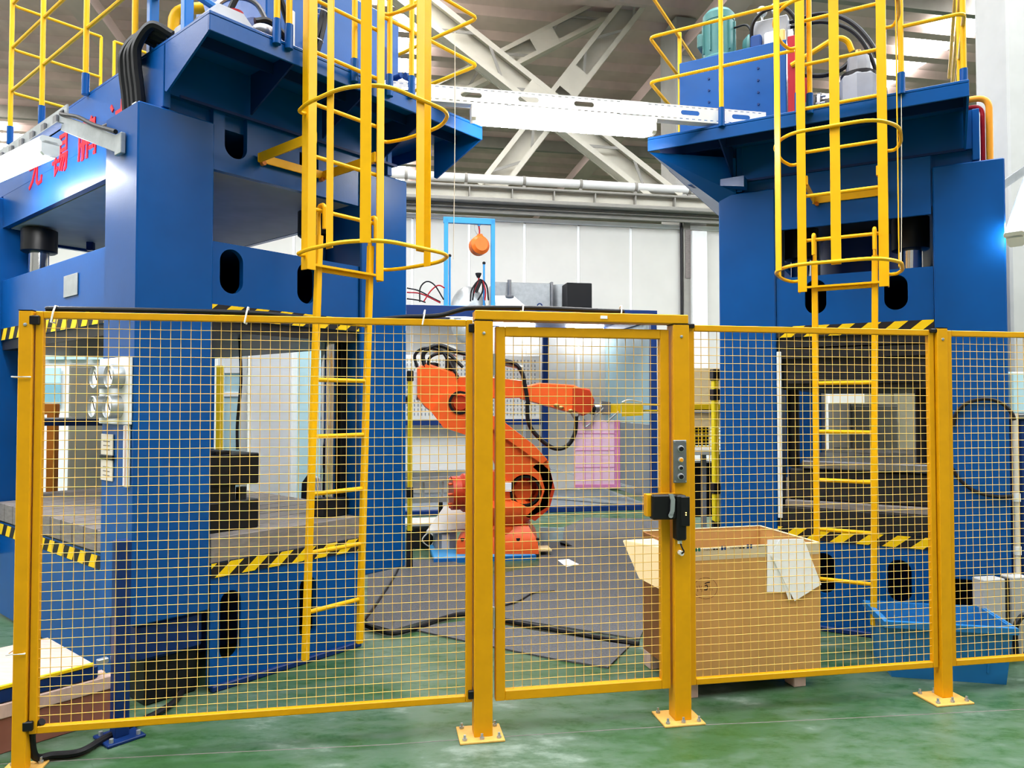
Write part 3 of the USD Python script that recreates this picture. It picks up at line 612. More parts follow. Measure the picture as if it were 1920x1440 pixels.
# ------------------------------------------------------------------ hydraulic power units on the decks
def hose(t, pts, r, m='black_rubber', name='hose', world=False): t.part(name, MB().tube(spline(pts, 8), r, n=8), m, world=world)
def motor(t, x, y, z0, r, h):
    k = t.part('motor', MB().lathe([(0, z0), (r * 1.15, z0), (r * 1.15, z0 + .03), (r, z0 + .05), (r, z0 + h * .78), (r * 1.04, z0 + h * .79), (r * 1.04, z0 + h * .92), (r * .8, z0 + h), (0, z0 + h)], (x, y, 0), n=28), 'motor_green')
    for i in range(10):
        a = i * 2 * math.pi / 10; t.part('cooling_fin', MB().bar((x + math.cos(a) * r, y + math.sin(a) * r, z0 + .08), (x + math.cos(a) * r, y + math.sin(a) * r, z0 + h * .76), .012, .03, up=(math.cos(a), math.sin(a), 0)), 'motor_green', under=k)
    t.part('terminal_box', MB().box((x - r * 1.35, y - .06, z0 + h * .35), (x - r * .9, y + .06, z0 + h * .62), .01), 'motor_green', under=k)
t = Thing('hydraulic_power_unit', 'blue oil tank with green motor, valves and hoses on the deck of the right press', 'hydraulic unit', PR, YR)
t.part('oil_tank', MB().box((.07, .1, 3.472), (.862, .95, 4.225), .006), 'blue_paint')
for x in (.3, .665):
    for z in np.linspace(3.6, 4.05, 6): t.part('tank_bolt', MB().cyl((x, .1, z), (x, .092, z), .009, n=6), 'blue_dark')
for y in (.1, .84): t.part('red_post', MB().box((.872, y, 3.472), (.935, y + .06, 4.24), .004), 'red_paint')
motor(t, .325, .32, 4.24, .118, .42)
t.part('motor_flange', MB().cyl((.325, .32, 4.225), (.325, .32, 4.242), .13, n=24), 'tool_yellow')
t.part('pump', MB().lathe([(0, 0), (.10, 0), (.13, .04), (.13, .2), (.08, .27), (0, .27)], (.50, .45, 4.35), (1, 0, 0), n=24), 'motor_green')
t.part('valve_block', MB().box((.60, .2, 4.225), (.86, .5, 4.46), .01), 'valve_grey')
for x, m in ((.64, 'ink_blue'), (.74, 'white_paint'), (.81, 'valve_brass')): t.part('solenoid_valve', MB().box((x - .04, .14, 4.23), (x + .04, .2, 4.33), .012), m)
for x in (.66, .76): t.part('pressure_gauge', MB().cyl((x, .3, 4.46), (x, .3, 4.54), .008, n=8).cyl((x, .27, 4.57), (x, .32, 4.57), .034, n=18), 'galvanised')
hose(t, [(.60, .2, 4.26), (.62, .15, 4.42), (.72, .15, 4.50), (.86, .15, 4.47), (.95, .18, 4.30), (.96, .2, 4.1)], .014)
hose(t, [(.86, .3, 4.44), (1.1, .25, 4.42), (1.3, .22, 4.28), (1.45, .2, 4.02), (1.50, .18, 3.72), (1.51, .18, 3.5)], .016)
hose(t, [(.86, .34, 4.42), (1.1, .30, 4.38), (1.3, .27, 4.24), (1.42, .26, 4.0), (1.47, .24, 3.7), (1.47, .22, 3.5)], .014)
hose(t, [(.95, .2, 3.98), (1.1, .17, 3.93), (1.22, .2, 3.96), (1.3, .25, 4.05)], .018)
hose(t, [(.45, .3, 4.5), (.56, .26, 4.47), (.62, .24, 4.3)], .008)
t.part('yellow_hose', MB().tube(spline([(.9, .1, 4.02), (1.05, .05, 4.06), (1.2, .05, 4.12), (1.27, .08, 4.1), (1.30, .1, 4.03)], 8), .02, n=10), 'yellow_paint')
hose(t, [(1.02, .1, 3.64), (1.08, .05, 3.5), (1.15, .06, 3.49)], .018, 'dark_steel')
t = Thing('prefill_valve', 'grey stepped valve body on a round blue base on the right press deck', 'valve', PR + uR * 1.33 + vR * .22, YR)
t.part('blue_base', MB().lathe([(0, 3.472), (.19, 3.472), (.19, 3.64), (.16, 3.66), (0, 3.66)], (0, 0, 0), n=36), 'blue_paint')
t.part('body', MB().lathe([(0, 3.66), (.135, 3.66), (.135, 3.86), (.12, 3.88), (0, 3.88)], (0, 0, 0), n=8), 'valve_grey')
t.part('neck', MB().lathe([(0, 3.88), (.075, 3.88), (.08, 3.97), (.07, 4.03), (0, 4.03)], (0, 0, 0), n=8), 'valve_grey')
t.part('band', MB().cyl((0, 0, 3.87), (0, 0, 3.90), .118, n=24), 'dark_steel')
t.part('fitting', MB().cyl((0, 0, 4.03), (0, 0, 4.08), .02, n=8), 'valve_brass')
t.part('flange', MB().cyl((-.30, -.03, 3.69), (-.27, -.03, 3.69), .11, n=24).cyl((-.40, -.03, 3.69), (-.135, -.03, 3.69), .07, n=20), 'dark_steel')
t.part('flange_ring', MB().cyl((-.26, -.03, 3.69), (-.24, -.03, 3.69), .12, n=24), 'steel')
for a in range(6):
    t.part('flange_bolt', MB().cyl((-.28, -.03 + .09 * math.cos(a), 3.69 + .09 * math.sin(a)), (-.21, -.03 + .09 * math.cos(a), 3.69 + .09 * math.sin(a)), .01, n=6), 'galvanised')
t.part('red_foot', MB().box((-.42, -.14, 3.472), (-.10, .08, 3.50), .004), 'red_paint')

t = Thing('hydraulic_power_unit', 'tall blue oil tank with a sight glass on the deck of the left press', 'hydraulic unit', PL, YL)
t.part('oil_tank', MB().box((.40, .12, 3.472), (1.455, 1.0, 4.30), .008), 'blue_paint')
t.part('tank_rib', MB().box((1.30, .10, 3.5), (1.33, .12, 4.05)).box((1.1, .105, 3.76), (1.45, .12, 3.785)), 'blue_dark')
t.part('sight_glass', MB().box((.545, .09, 3.68), (.585, .12, 4.0), .008), 'panel_white')
t.part('drain_valve', MB().cyl((1.40, .12, 3.86), (1.40, .03, 3.86), .02, n=12).cyl((1.42, .02, 3.86), (1.50, .02, 3.86), .025, n=12), 'ink_blue')
hose(t, [(.75, .09, 4.4), (.79, .07, 4.2), (.77, .08, 4.02), (.72, .08, 3.85), (.68, .08, 3.68), (.69, .05, 3.49)], .02)
hose(t, [(.77, .06, 4.4), (.805, .05, 4.2), (.78, .06, 4.0), (.735, .05, 3.83), (.70, .06, 3.7)], .014)
for z in (3.86, 4.06): t.part('hose_tie', MB().tube([(.72 + .05 * math.cos(a) + (z - 3.86) * .2, .07 + .035 * math.sin(a), z) for a in np.linspace(0, 6.28, 12)], .004, n=5), 'tie_white')
t = Thing('valve_housing', 'grey casting with a sloping top at the front corner of the left press deck', 'valve', PL, YL)
t.part('housing', MB().hull([(x, y, z) for x, y, z in ((-.22, -.40, 3.472), (.05, -.40, 3.472), (.05, -.1, 3.472), (-.22, -.1, 3.472), (-.16, -.36, 3.58), (-.02, -.36, 3.58), (.04, -.38, 3.50), (-.02, -.12, 3.58), (-.16, -.12, 3.58))]), 'valve_grey')
t.part('red_cap', MB().cyl((.02, -.2, 3.5), (.02, -.2, 3.66), .045, n=16), 'red_paint')
hose(t, [(.08, -.3, 3.6), (.15, -.32, 3.62), (.24, -.34, 3.56), (.3, -.3, 3.5)], .02)
t.part('coupling', MB().sphere((.10, -.36, 3.52), (.075, .06, .05), 2), 'steel')
t.part('pump_body', MB().lathe([(0, 0), (.10, 0), (.13, .05), (.13, .22), (.09, .28), (0, .28)], (.14, -.05, 3.62), (1, 0, 0), n=24), 'blue_dark')
hose(t, [(.0, -.1, 3.6), (.1, -.15, 3.85), (.25, -.2, 3.9), (.36, -.2, 3.7)], .018)
hose(t, [(-.1, -.05, 3.6), (.05, -.05, 3.8), (.2, -.1, 3.82), (.3, -.12, 3.66)], .015, 'steel')
t = Thing('blue_support_frame', 'bright blue tube frame standing behind the left deck corner', 'frame', PL, YL)
for x, y in ((-.20, .28), (-.20, -.12)): t.part('leg', MB().box((x - .025, y - .025, 3.472), (x + .025, y + .025, 4.2), .006), 'blue_bright')
t.part('cross_tube', MB().bar((-.2, .28, 3.82), (-.2, -.12, 3.80), .04, .04, bev=.008).bar((-.2, -.12, 3.72), (.12, -.16, 3.62), .035, .035, bev=.008), 'blue_bright')
t.part('yellow_elbow', MB().tube(fil([(-.15, .14, 3.56), (-.15, .14, 3.72), (-.02, .06, 3.76)], .08, 6), .03, n=12), 'yellow_paint')
t.part('pump_casting', MB().sphere((-.08, .1, 3.56), (.09, .12, .09), 2), 'valve_grey')
# bundle of black hoses over the left corner of the crown
t = Thing('hose_bundle', 'bundle of thick black hoses hanging over the crown corner of the left press', 'hose', PL, YL)
for k, (dy, dz) in enumerate(((0, 0), (.055, .01), (.11, 0), (.165, -.01))):
    yb = .37 - dy; hose(t, [(-.20, yb - .16, 3.53), (-.28, yb - .10, 3.56 - dz), (-.32, yb - .02, 3.48), (-.315, yb + .0, 3.38), (-.30, yb, 3.26), (-.29, yb, 3.15)], .026 if k != 1 else .022)
t.part('end_cap', MB().box((-.32, .20, 3.12), (-.27, .25, 3.18), .004), 'label_paper')
hose(t, [(-.29, .36, 3.2), (-.285, .45, 3.17), (-.285, .65, 3.17), (-.30, .85, 3.19), (-.40, .98, 3.22)], .012, name='lamp_lead')

# ------------------------------------------------------------------ lamps and the slotted tray between the presses
def slotted(t, p, q, w_, h_, wall, nslot, world=True):
    p, q = np.array(p), np.array(q); L = np.linalg.norm(q - p); ex = unit(q - p); ey = unit(np.cross(np.cross(ex, Z), ex)); ez = np.cross(ex, ey)
    face = sbox(0, 0, L, h_)
    cuts = []
    for k in range(nslot):
        c = L * (k + .5) / nslot; cuts.append(LineString([(c - .052, h_ * .55), (c + .052, h_ * .55)]).buffer(.016, cap_style=1, quad_segs=4))
    x = .02
    while x < L - .03: cuts += [sbox(x, h_ * .88, x + .022, h_ * .93), sbox(x, h_ * .12, x + .022, h_ * .17)]; x += .045
    face = face.difference(unary_union(cuts))
    t.part('web', MB().ext(face, p, ex, ey, wall), 'white_paint', world=world)
    t.part('top_flange', MB().bar(p + ey * h_ - ez * (w_ / 2 - wall), q + ey * h_ - ez * (w_ / 2 - wall), w_, wall, up=ey), 'white_paint', world=world)
    t.part('bottom_flange', MB().bar(p - ez * (w_ / 2 - wall), q - ez * (w_ / 2 - wall), w_, wall, up=ey), 'white_paint', world=world)
TA, TB = gnd(716, 186, 3.475), gnd(1436, 243, 3.475)
TA[2] = TB[2] = 3.49
t = Thing('slotted_tray', 'white slotted steel channel bridging the decks of the two presses above the lamp', 'cable tray', (TA + TB) / 2, 0)
slotted(t, TA, TB, .07, .105, .003, 7)
t.part('joint_plate', MB().bar(TA + (TB - TA) * .60 - .008 * vF + Z * .06, TA + (TB - TA) * .67 - .008 * vF + Z * .06, .09, .003, up=-vF), 'white_paint', world=True)
def lamp(label, p, q, r=.05, n_leads=True):
    p, q = np.array(p), np.array(q); d = unit(q - p); t = Thing('fluorescent_lamp', label, 'lamp', (p + q) / 2, 0)
    u = unit(Z - d * (Z @ d))
    t.part('housing', MB().bar(p + u * .045, q + u * .045, .11, .04, up=u, bev=.012), 'white_paint', world=True)
    pts = []; s = unit(np.cross(d, u))
    m = MB(); prof = [(math.cos(a) * r, -math.sin(a) * r * .95) for a in np.linspace(0, math.pi, 11)] + [(-r, .024), (r, .024)]
    for e, k in ((p + d * .03, .8), (p + d * .07, 1), (q - d * .07, 1), (q - d * .03, .8)): pts += [e + s * a * k + u * b * k for a, b in prof]
    t.part('diffuser', MB().hull(pts), 'tube_glow', world=True)
    for e in (p, q): t.part('end_cap', MB().bar(e + u * .0 - d * .0, e + d * (.03 if e is p else -.03), .09, .08, up=u, bev=.015), 'white_paint', world=True)
    return t
dT = unit(TB - TA); c0 = at(880, 230, 1); c1 = at(1230, 250, 1)
def on_tray(px):   # point on the tray's line under a pixel column
    a = (px - 960) / FPX; k = (a * TA[1] - TA[0]) / ((TB[0] - TA[0]) - a * (TB[1] - TA[1])); return TA + (TB - TA) * k
lp, lq = on_tray(882) - Z * .075, on_tray(1229) - Z * .075
lm = lamp('long glowing fluorescent lamp hanging under the white slotted channel in the centre', lp, lq, .062)
for f in (.2, .8): lm.part('hanger', MB().bar(lp + (lq - lp) * f + Z * .06, lp + (lq - lp) * f + Z * .085, .03, .02), 'galvanised', world=True)
lL = Thing('tray_bracket', 'galvanised bracket arm with cable carrying the left lamp in front of the crown', 'bracket', PL, YL)
a, b = np.array([-.41, .17, 2.91]), np.array([-.46, .82, 3.17])
lL.part('arm', MB().bar(a, b, .014, .085, bev=.002), 'galvanised'); lL.part('arm_flange', MB().box((-.42, .13, 2.86), (-.395, .21, 2.97), .003), 'galvanised')
lL.part('arm_cable', MB().tube(spline([(-.43, .17, 2.975), (-.45, .4, 3.06), (-.46, .6, 3.15), (-.47, .82, 3.22), (-.44, .86, 3.26)], 6), .012, n=8), 'black_rubber')
lL.part('slotted_rail', MB().box((-.45, .80, 3.16), (-.44, 2.6, 3.28)).box((-.50, .80, 3.16), (-.44, 2.6, 3.166)), 'galvanised')
for k in range(8): lL.part('rail_clip', MB().box((-.465, .92 + k * .2, 3.19), (-.45, .98 + k * .2, 3.25), .003), 'steel')
w1, w2 = tL.world((-.56, .70, 2.97)), tL.world((-.56, 1.95, 3.04))
lamp('glowing fluorescent lamp in front of the red characters of the left press', w1, w2, .055)
w1, w2 = at(1938, 352, 4.75), at(1886, 474, 5.0)
lamp('glowing fluorescent lamp cut by the right edge beside the right press column', at(1946, 325, 4.9), at(1904, 452, 4.45), .034)
t = Thing('lamp_bracket', 'pale bracket holding the right-edge lamp on the press column', 'bracket', PR, YR)
pb = at(1925, 345, 4.8)
t.part('arm', MB().bar(tR.world((2.17, .2, 2.98)), pb + Z * .1, .02, .05), 'galvanised', world=True)
# pull cords at both cages
for lab, (x0, y0), (x1, y1), D in (('thin pale cord hanging beside the left ladder cage', (853, 60), (850, 486), 4.35), ('thin pale cord hanging beside the right ladder cage', (1688, -20), (1690, 500), 4.45)):
    p, q = at(x0, y0, D), at(x1, y1, D); single('pull_cord', MB().tube(spline([p, (p + q) / 2 + (.004, 0, 0), q], 6), .0028, n=6), 'label_paper', lab, 'cord')

# ------------------------------------------------------------------ robot cell in the middle distance
RD = 7.45                                   # depth of the robot's axis
def A(x, y, d=0.0): return at(x, y, RD + d)
t = Thing('robot_plinth', 'low blue steel plate on the floor under the robot', 'plate', gnd(905, 1042), YF)
c = gnd(912, 1043); t = t
t.part('plate', MB().box((-.52, -.28, 0), (.50, .42, .05), .008), 'sky_blue')
t.part('edge', MB().box((-.52, -.286, 0), (.50, -.28, .045)), 'blue_bright')
PZ = .05
rb = gnd(935, 1030, PZ)
t = Thing('industrial_robot', 'large orange six-axis robot arm standing behind the gate', 'robot', (rb[0], rb[1] + .12, PZ), 0)
X0, Y0 = t.loc[0], t.loc[1]
def P(x, y, d=0.0): return t.local(at(x, y, Y0 + d))     # pixel -> local point at the robot's depth
def hullslab(m, pix, d0, d1, inset=0.0):
    """solid with an outline taken at the robot's plane, from depth d0 to d1 behind it, edges eased"""
    p = np.array([P(x, y) for x, y in pix]); c = p.mean(0); v = []
    for d, k in ((d0, 1 - inset), (d0 + (d1 - d0) * .18, 1), (d1 - (d1 - d0) * .18, 1), (d1, 1 - inset)):
        e = c + (p - c) * k; e[:, 1] = d; v.append(e)
    return m.hull(np.vstack(v))
s1 = P(960, 800)[2] - P(960, 801)[2]        # metres per pixel there
bz = lambda y: P(960, y)[2]; bx = lambda x: P(x, 900)[0]
t.part('base', MB().hull([(x, y, z) for (x0, x1, y0, y1, z) in ((bx(860), bx(1008), -.36, .40, .0), (bx(862), bx(1006), -.35, .40, .13), (bx(885), bx(990), -.25, .30, .26)) for x in (x0, x1) for y in (y0, y1)]).hull([(bx(930) + math.cos(a) * r, math.sin(a) * r, z) for a in np.linspace(0, 6.2, 18) for r, z in ((.33, .1), (.33, .24), (.28, .29))]), 'robot_orange')
for x in (-.36, -.1, .2, .4): t.part('foot_bolt', MB().cyl((x, -.34, .13), (x, -.34, .155), .02, n=6), 'dark_steel')
ct = P(940, 960)
t.part('turret', MB().hull([(bx(938) + math.cos(a) * r, math.sin(a) * r, z) for a in np.linspace(0, 6.28, 22)[:-1] for r, z in ((.30, .27), (.36, .36), (.36, .46), (.28, .52))])
       .hull([(x, y, z) for x, z in ((bx(868), bz(950)), (bx(960), bz(968)), (bx(955), bz(905)), (bx(940), bz(880)), (bx(900), bz(880)), (bx(866), bz(905))) for y in (-.27, -.02)]), 'robot_orange')
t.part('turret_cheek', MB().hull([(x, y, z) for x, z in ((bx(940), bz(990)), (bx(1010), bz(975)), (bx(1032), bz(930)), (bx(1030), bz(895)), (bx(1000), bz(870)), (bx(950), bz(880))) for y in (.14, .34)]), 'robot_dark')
mc = P(880, 918); t.part('axis_motor', MB().lathe([(0, 0), (.16, 0), (.19, .03), (.195, .28), (.17, .31), (.17, .40), (0, .40)], (mc[0] + .22, -.20, mc[2]), (-1, -.25, 0), n=30), 'robot_dark')
for i in range(8):
    a = i * math.pi / 4; t.part('motor_bolt', MB().cyl((mc[0] - .14, -.28 + .13 * math.cos(a) * .9, mc[2] + .14 * math.sin(a)), (mc[0] - .19, -.295 + .13 * math.cos(a) * .9, mc[2] + .14 * math.sin(a)), .014, n=6), 'robot_orange')
# lower arm (axis 2 ring at lower right, elbow at upper left)
a2 = P(986, 912)
arm = [(812, 770), (838, 738), (880, 752), (948, 792), (1000, 832), (1026, 862), (1034, 900), (1024, 945), (990, 965), (955, 950), (940, 905), (925, 858), (880, 815), (835, 800)]
ring = Point(0, 0).buffer(.27, quad_segs=14)
lp2 = Polygon([(P(x, y)[0], P(x, y)[2]) for x, y in arm]).buffer(.02).buffer(-.02)
hole = Point(a2[0] - .01, a2[2] - .02).buffer(.155, quad_segs=14); slot = Point(P(866, 755)[0], P(866, 755)[2]).buffer(.12, quad_segs=12)
k = t.part('lower_arm', MB().ext(lp2.difference(hole).difference(slot), (0, -.19, 0), (1, 0, 0), Z, .05).ext(lp2.buffer(-.03).difference(hole.buffer(-.03)), (0, .10, 0), (1, 0, 0), Z, .10), 'robot_orange')
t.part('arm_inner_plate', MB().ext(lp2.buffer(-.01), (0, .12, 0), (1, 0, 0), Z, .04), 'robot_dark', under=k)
t.part('arm_flange', MB().hull([(P(x, y)[0], yy, P(x, y)[2]) for x, y in ((880, 752), (948, 792), (1000, 832), (1024, 858), (1014, 866), (985, 842), (935, 806), (876, 768)) for yy in (-.28, -.19)]), 'robot_orange', under=k, label='bright upper flange of the lower arm')
t.part('joint_bearing', MB().lathe([(.168, -.0), (.168, .05), (.135, .05), (.135, 0)], (a2[0] - .01, -.19, a2[2] - .02), (0, -1, 0), n=30), 'black_paint', under=k)
t.part('joint_hub', MB().cyl((a2[0] - .03, .10, a2[2] - .03), (a2[0] - .03, -.14, a2[2] - .03), .095, n=24), 'robot_orange', under=k)
t.part('joint_bearing', MB().lathe([(.12, 0), (.12, .05), (.095, .05), (.095, 0)], (P(866, 755)[0], -.20, P(866, 755)[2]), (0, -1, 0), n=28), 'black_paint', under=k)
t.part('joint_hub', MB().cyl((P(866, 755)[0], .02, P(866, 755)[2]), (P(866, 755)[0], -.22, P(866, 755)[2]), .075, n=22), 'robot_dark', under=k)
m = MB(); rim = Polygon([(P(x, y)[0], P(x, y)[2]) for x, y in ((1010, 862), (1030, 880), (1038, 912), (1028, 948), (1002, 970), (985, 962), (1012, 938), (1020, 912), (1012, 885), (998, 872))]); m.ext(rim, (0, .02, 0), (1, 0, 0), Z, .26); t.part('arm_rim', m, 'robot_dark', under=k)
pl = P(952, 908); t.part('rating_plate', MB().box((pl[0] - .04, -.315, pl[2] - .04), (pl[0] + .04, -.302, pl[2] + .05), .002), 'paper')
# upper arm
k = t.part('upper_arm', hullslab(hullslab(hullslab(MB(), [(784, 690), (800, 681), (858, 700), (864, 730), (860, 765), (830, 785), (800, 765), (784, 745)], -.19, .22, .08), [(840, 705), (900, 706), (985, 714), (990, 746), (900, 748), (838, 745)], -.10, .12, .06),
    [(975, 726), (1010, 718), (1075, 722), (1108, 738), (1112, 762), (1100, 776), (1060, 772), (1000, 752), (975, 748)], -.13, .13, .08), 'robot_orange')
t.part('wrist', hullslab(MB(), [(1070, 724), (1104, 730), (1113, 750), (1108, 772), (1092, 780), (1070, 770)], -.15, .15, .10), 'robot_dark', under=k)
t.part('wrist_cap', MB().cyl(P(1108, 765) + (-.02, -.0, 0), P(1116, 768), .06, n=18), 'black_paint', under=k)
p = P(775, 722); t.part('axis_cover', MB().hull([(p[0] + dx, y, p[2] + dz) for dx, dz in ((-.02, -.12), (.05, -.16), (.08, .12), (.02, .14), (-.03, .06)) for y in (-.14, .14)]), 'white_paint', under=k)
for y, z in ((745, 0), (752, 0)): t.part('axis_plug', MB().cyl(P(772, y), P(758, y + 2), .022, n=10), 'dark_steel', under=k)
for a, b in (((812, 706), (846, 702)), ((845, 698), (858, 706))): t.part('arm_motor', MB().cyl(P(*a) + (0, -.02, .02), P(a[0], a[1] - 24), .06, n=16), 'dark_steel', under=k)
p = P(838, 655); t.part('junction_box', MB().hull([(p[0] + x, y, p[2] + z) for x, z in ((-.14, -.03), (.10, -.07), (.10, .02), (-.02, .05), (-.14, .02)) for y in (-.16, .12)]), 'panel_white', under=k)
for pts in ([(786, 690), (782, 668), (800, 655), (830, 660), (850, 690), (862, 710)], [(800, 690), (798, 665), (825, 650), (860, 662), (905, 672), (960, 682), (978, 700), (985, 730), (990, 760)], [(806, 700), (810, 672), (840, 665), (870, 690)], [(988, 755), (990, 790), (1005, 815), (1035, 838), (1060, 835), (1075, 812), (1078, 780)]):
    t.part('dress_hose', MB().tube(spline([P(*q) + (0, -.17, 0) for q in pts], 8), .022 if len(pts) > 6 else .016, n=8), 'black_rubber')
hose_pts = [P(*q) + (0, -.12, 0) for q in ((870, 672), (900, 676), (950, 684), (980, 690))]
t.part('steel_conduit', MB().tube(spline(hose_pts, 6), .025, n=10), 'galvanised')
# gripper tool and pink foam sheet
t2 = t; t = Thing('gripper_tool', 'yellow and steel vacuum gripper at the end of the robot arm', 'gripper', A(1130, 770), 0)
def G(x, y, d=0.0): return t.local(at(x, y, Y0 + d))
t.part('tool_flange', MB().cyl(G(1114, 766), G(1132, 764), .055, n=20), 'steel')
t.part('coupling', MB().hull([G(x, y, d) for x, y in ((1128, 752), (1145, 754), (1145, 778), (1128, 778)) for d in (-.07, .07)]), 'steel')
t.part('valve_block', MB().hull([G(x, y, d) for x, y in ((1145, 757), (1164, 757), (1164, 774), (1145, 774)) for d in (-.05, .06)]), 'tool_yellow')
t.part('yellow_box', MB().hull([G(x, y, d) for x, y in ((1165, 756), (1206, 757), (1206, 779), (1166, 781)) for d in (-.12, .12)]), 'tool_yellow')
t.part('reach_bar', MB().bar(G(1206, 758), G(1262, 760), .03, .02), 'tool_yellow'); t.part('reach_bar', MB().bar(G(1206, 770), G(1262, 770), .03, .02), 'tool_yellow')
for q in ([(1118, 770), (1112, 788), (1098, 800), (1096, 786)], [(1132, 765), (1115, 782), (1106, 795)], [(1160, 772), (1148, 782), (1138, 792)], [(1166, 754), (1180, 750), (1204, 754)], [(1088, 776), (1078, 785), (1068, 772), (1050, 768)]):
    t.part('air_line', MB().tube(spline([G(*a, -.08) for a in q], 6), .009, n=7), 'galvanised')
for x, y in ((1052, 764), (1070, 770), (1043, 760)): t.part('brass_fitting', MB().sphere(G(x, y, -.14), (.03, .02, .02), 1), 'valve_brass')
a, b = at(1076, 788, Y0 - .02), at(1163, 914, Y0 - .02); t = Thing('foam_sheet', 'pale pink foam sheet hanging from the gripper', 'foam sheet', ((a[0] + b[0]) / 2, a[1], b[2]), .06)
t.part('sheet', MB().box((-(b[0] - a[0]) / 2, -.02, 0), ((b[0] - a[0]) / 2 - .06, .02, a[2] - b[2]), .004), 'pink_foam')
t.part('side_strip', MB().box(((b[0] - a[0]) / 2 - .058, -.02, 0), ((b[0] - a[0]) / 2, .02, a[2] - b[2]), .004), 'pink_edge')
t.part('bottom_strip', MB().box((-(b[0] - a[0]) / 2, -.024, 0), ((b[0] - a[0]) / 2, -.02, .035), .001), 'pink_edge')
for f in (-.6, -.2, .2): t.part('crease', MB().box((f * .22, -.0235, .03), (f * .22 + .006, -.02, a[2] - b[2] - .01)), 'pink_edge')
for f in (.3, .55, .8): t.part('crease', MB().box((-(b[0] - a[0]) / 2 + .01, -.0235, f * (a[2] - b[2])), ((b[0] - a[0]) / 2 - .06, -.02, f * (a[2] - b[2]) + .006)), 'pink_edge')
# clutter round the robot foot
p = gnd(1040, 1032); t = Thing('wooden_board', 'pale plywood board lying at the right foot of the robot', 'board', gnd(985, 1030, .06) * [1, 1, 1], .15)
t.part('board', MB().box((-.30, -.10, -.01), (.26, .12, .012), .004), 'wood_pale')
p = gnd(1032, 1018); t = Thing('blue_cover', 'light blue metal cover leaning beside the robot base', 'cover', (p[0], p[1], 0), .1)
t.part('sheet', MB().hull([(x, y, z) for x, y, z in ((-.13, 0, 0.0), (.14, 0, .0), (.16, .03, .16), (-.12, .03, .17), (-.13, .02, 0), (.14, .02, 0), (.16, .05, .16), (-.12, .05, .17))]), 'pale_blue')
t.part('foot', MB().hull([(x, y, z) for x, y, z in ((-.13, -.16, 0.0), (.06, -.2, .0), (.14, 0, .012), (-.13, 0, .012))]), 'panel_white')
single('paper_sheet', MB().hull([gnd(x, y, z) for x, y in ((1045, 1050), (1066, 1048), (1086, 1058), (1062, 1063)) for z in (.012, .018)]), 'paper', 'crumpled white sheet on the mat right of the robot', 'paper')
single('black_wedge', MB().hull([gnd(1050, 1020), gnd(1078, 1027), gnd(1050, 1013), gnd(1050, 1016, .06), gnd(1058, 1014, .06)]), 'black_paint', 'small black wedge on the floor right of the blue cover', 'wedge')
q0 = gnd(838, 1036); t = Thing('steel_tank', 'small grey steel unit with sloping white lid left of the robot base', 'cabinet', (q0[0], q0[1], 0), YF)
t.part('body', MB().box((-.13, -.05, 0), (.10, .22, .22), .01), 'valve_grey'); t.part('lid', MB().hull([(x, y, z) for x, y, z in ((-.22, -.1, .25), (.22, -.1, .26), (.24, .25, .46), (.0, .25, .46), (-.22, -.1, .22), (.22, -.1, .23))]), 'panel_white')
t.part('label_plate', MB().box((-.06, -.06, .05), (.02, -.05, .20), .002), 'tie_white')
q0 = gnd(800, 1028); t = Thing('control_unit', 'low grey control unit with a white top and wires beside the blue column', 'cabinet', (q0[0], q0[1], 0), YF)
t.part('body', MB().box((-.2, 0, 0), (.2, .3, .2), .01), 'dark_steel'); t.part('top', MB().box((-.24, -.04, .24), (.22, .34, .28), .008), 'panel_white'); t.part('leg', MB().box((-.2, 0, .2), (-.16, .3, .24)), 'dark_steel'); t.part('leg', MB().box((.16, 0, .2), (.2, .3, .24)), 'dark_steel')
t.part('wire', MB().tube(spline([(.0, -.03, .2), (.08, -.06, .12), (.03, -.05, .03), (-.05, -.05, .1), (.02, -.05, .19)], 8), .008, n=6), 'tie_white')

# spray booth behind the robot
S0 = gnd(765, 968); S0[2] = 0
t = Thing('robot_booth', 'blue framed open booth with pale panels behind the robot', 'booth', S0, YF)
W, Dp, H = t.local(onp(1232, 700, S0[:2], vF))[0], 2.6, 2.93
xl = -1.2
for x in (xl, W - .09):
    for y in (0, Dp - .09): t.part('post', MB().box((x, y, 0), (x + .09, y + .09, H - .12), .004), 'blue_dark')
t.part('post', MB().box((W * .535, Dp - .10, 0), (W * .535 + .08, Dp - .02, H - .12), .004), 'blue_dark')
xm = t.local(onp(1018, 700, (S0 + vF * 1.6)[:2], vF))[0]
t.part('post', MB().box((xm, 1.6, 0), (xm + .09, 1.69, H - .12), .004), 'blue_dark')
t.part('front_beam', MB().box((xl, -.02, H - .15), (W, .1, H), .004), 'blue_dark'); t.part('rear_beam', MB().box((xl, Dp - .1, H - .15), (W, Dp, H), .004), 'blue_dark')
t.part('roof_plate', MB().box((xl, 0.1, H - .03), (W, Dp - .1, H)), 'blue_dark')
for x in (xl, W - .1): t.part('side_beam', MB().box((x, .1, H - .15), (x + .1, Dp - .1, H - .03)), 'blue_dark')
t.part('sill', MB().box((xl, -.02, 0), (W, .08, .07), .004), 'blue_dark'); t.part('rear_sill', MB().box((xl, Dp - .1, 0), (W, Dp, .12), .004), 'blue_dark')
for k in range(4):
    a = xl + (W - xl) * k / 4; b = xl + (W - xl) * (k + 1) / 4
    t.part('upper_panel', MB().box((a + .01, Dp - .02, 1.25), (b - .01, Dp, H - .15), .004), 'booth_panel'); t.part('lower_panel', MB().box((a + .01, Dp - .02, .12), (b - .01, Dp, 1.24), .004), 'booth_grey')  # shade inside the booth is put into the grey of the lower panels
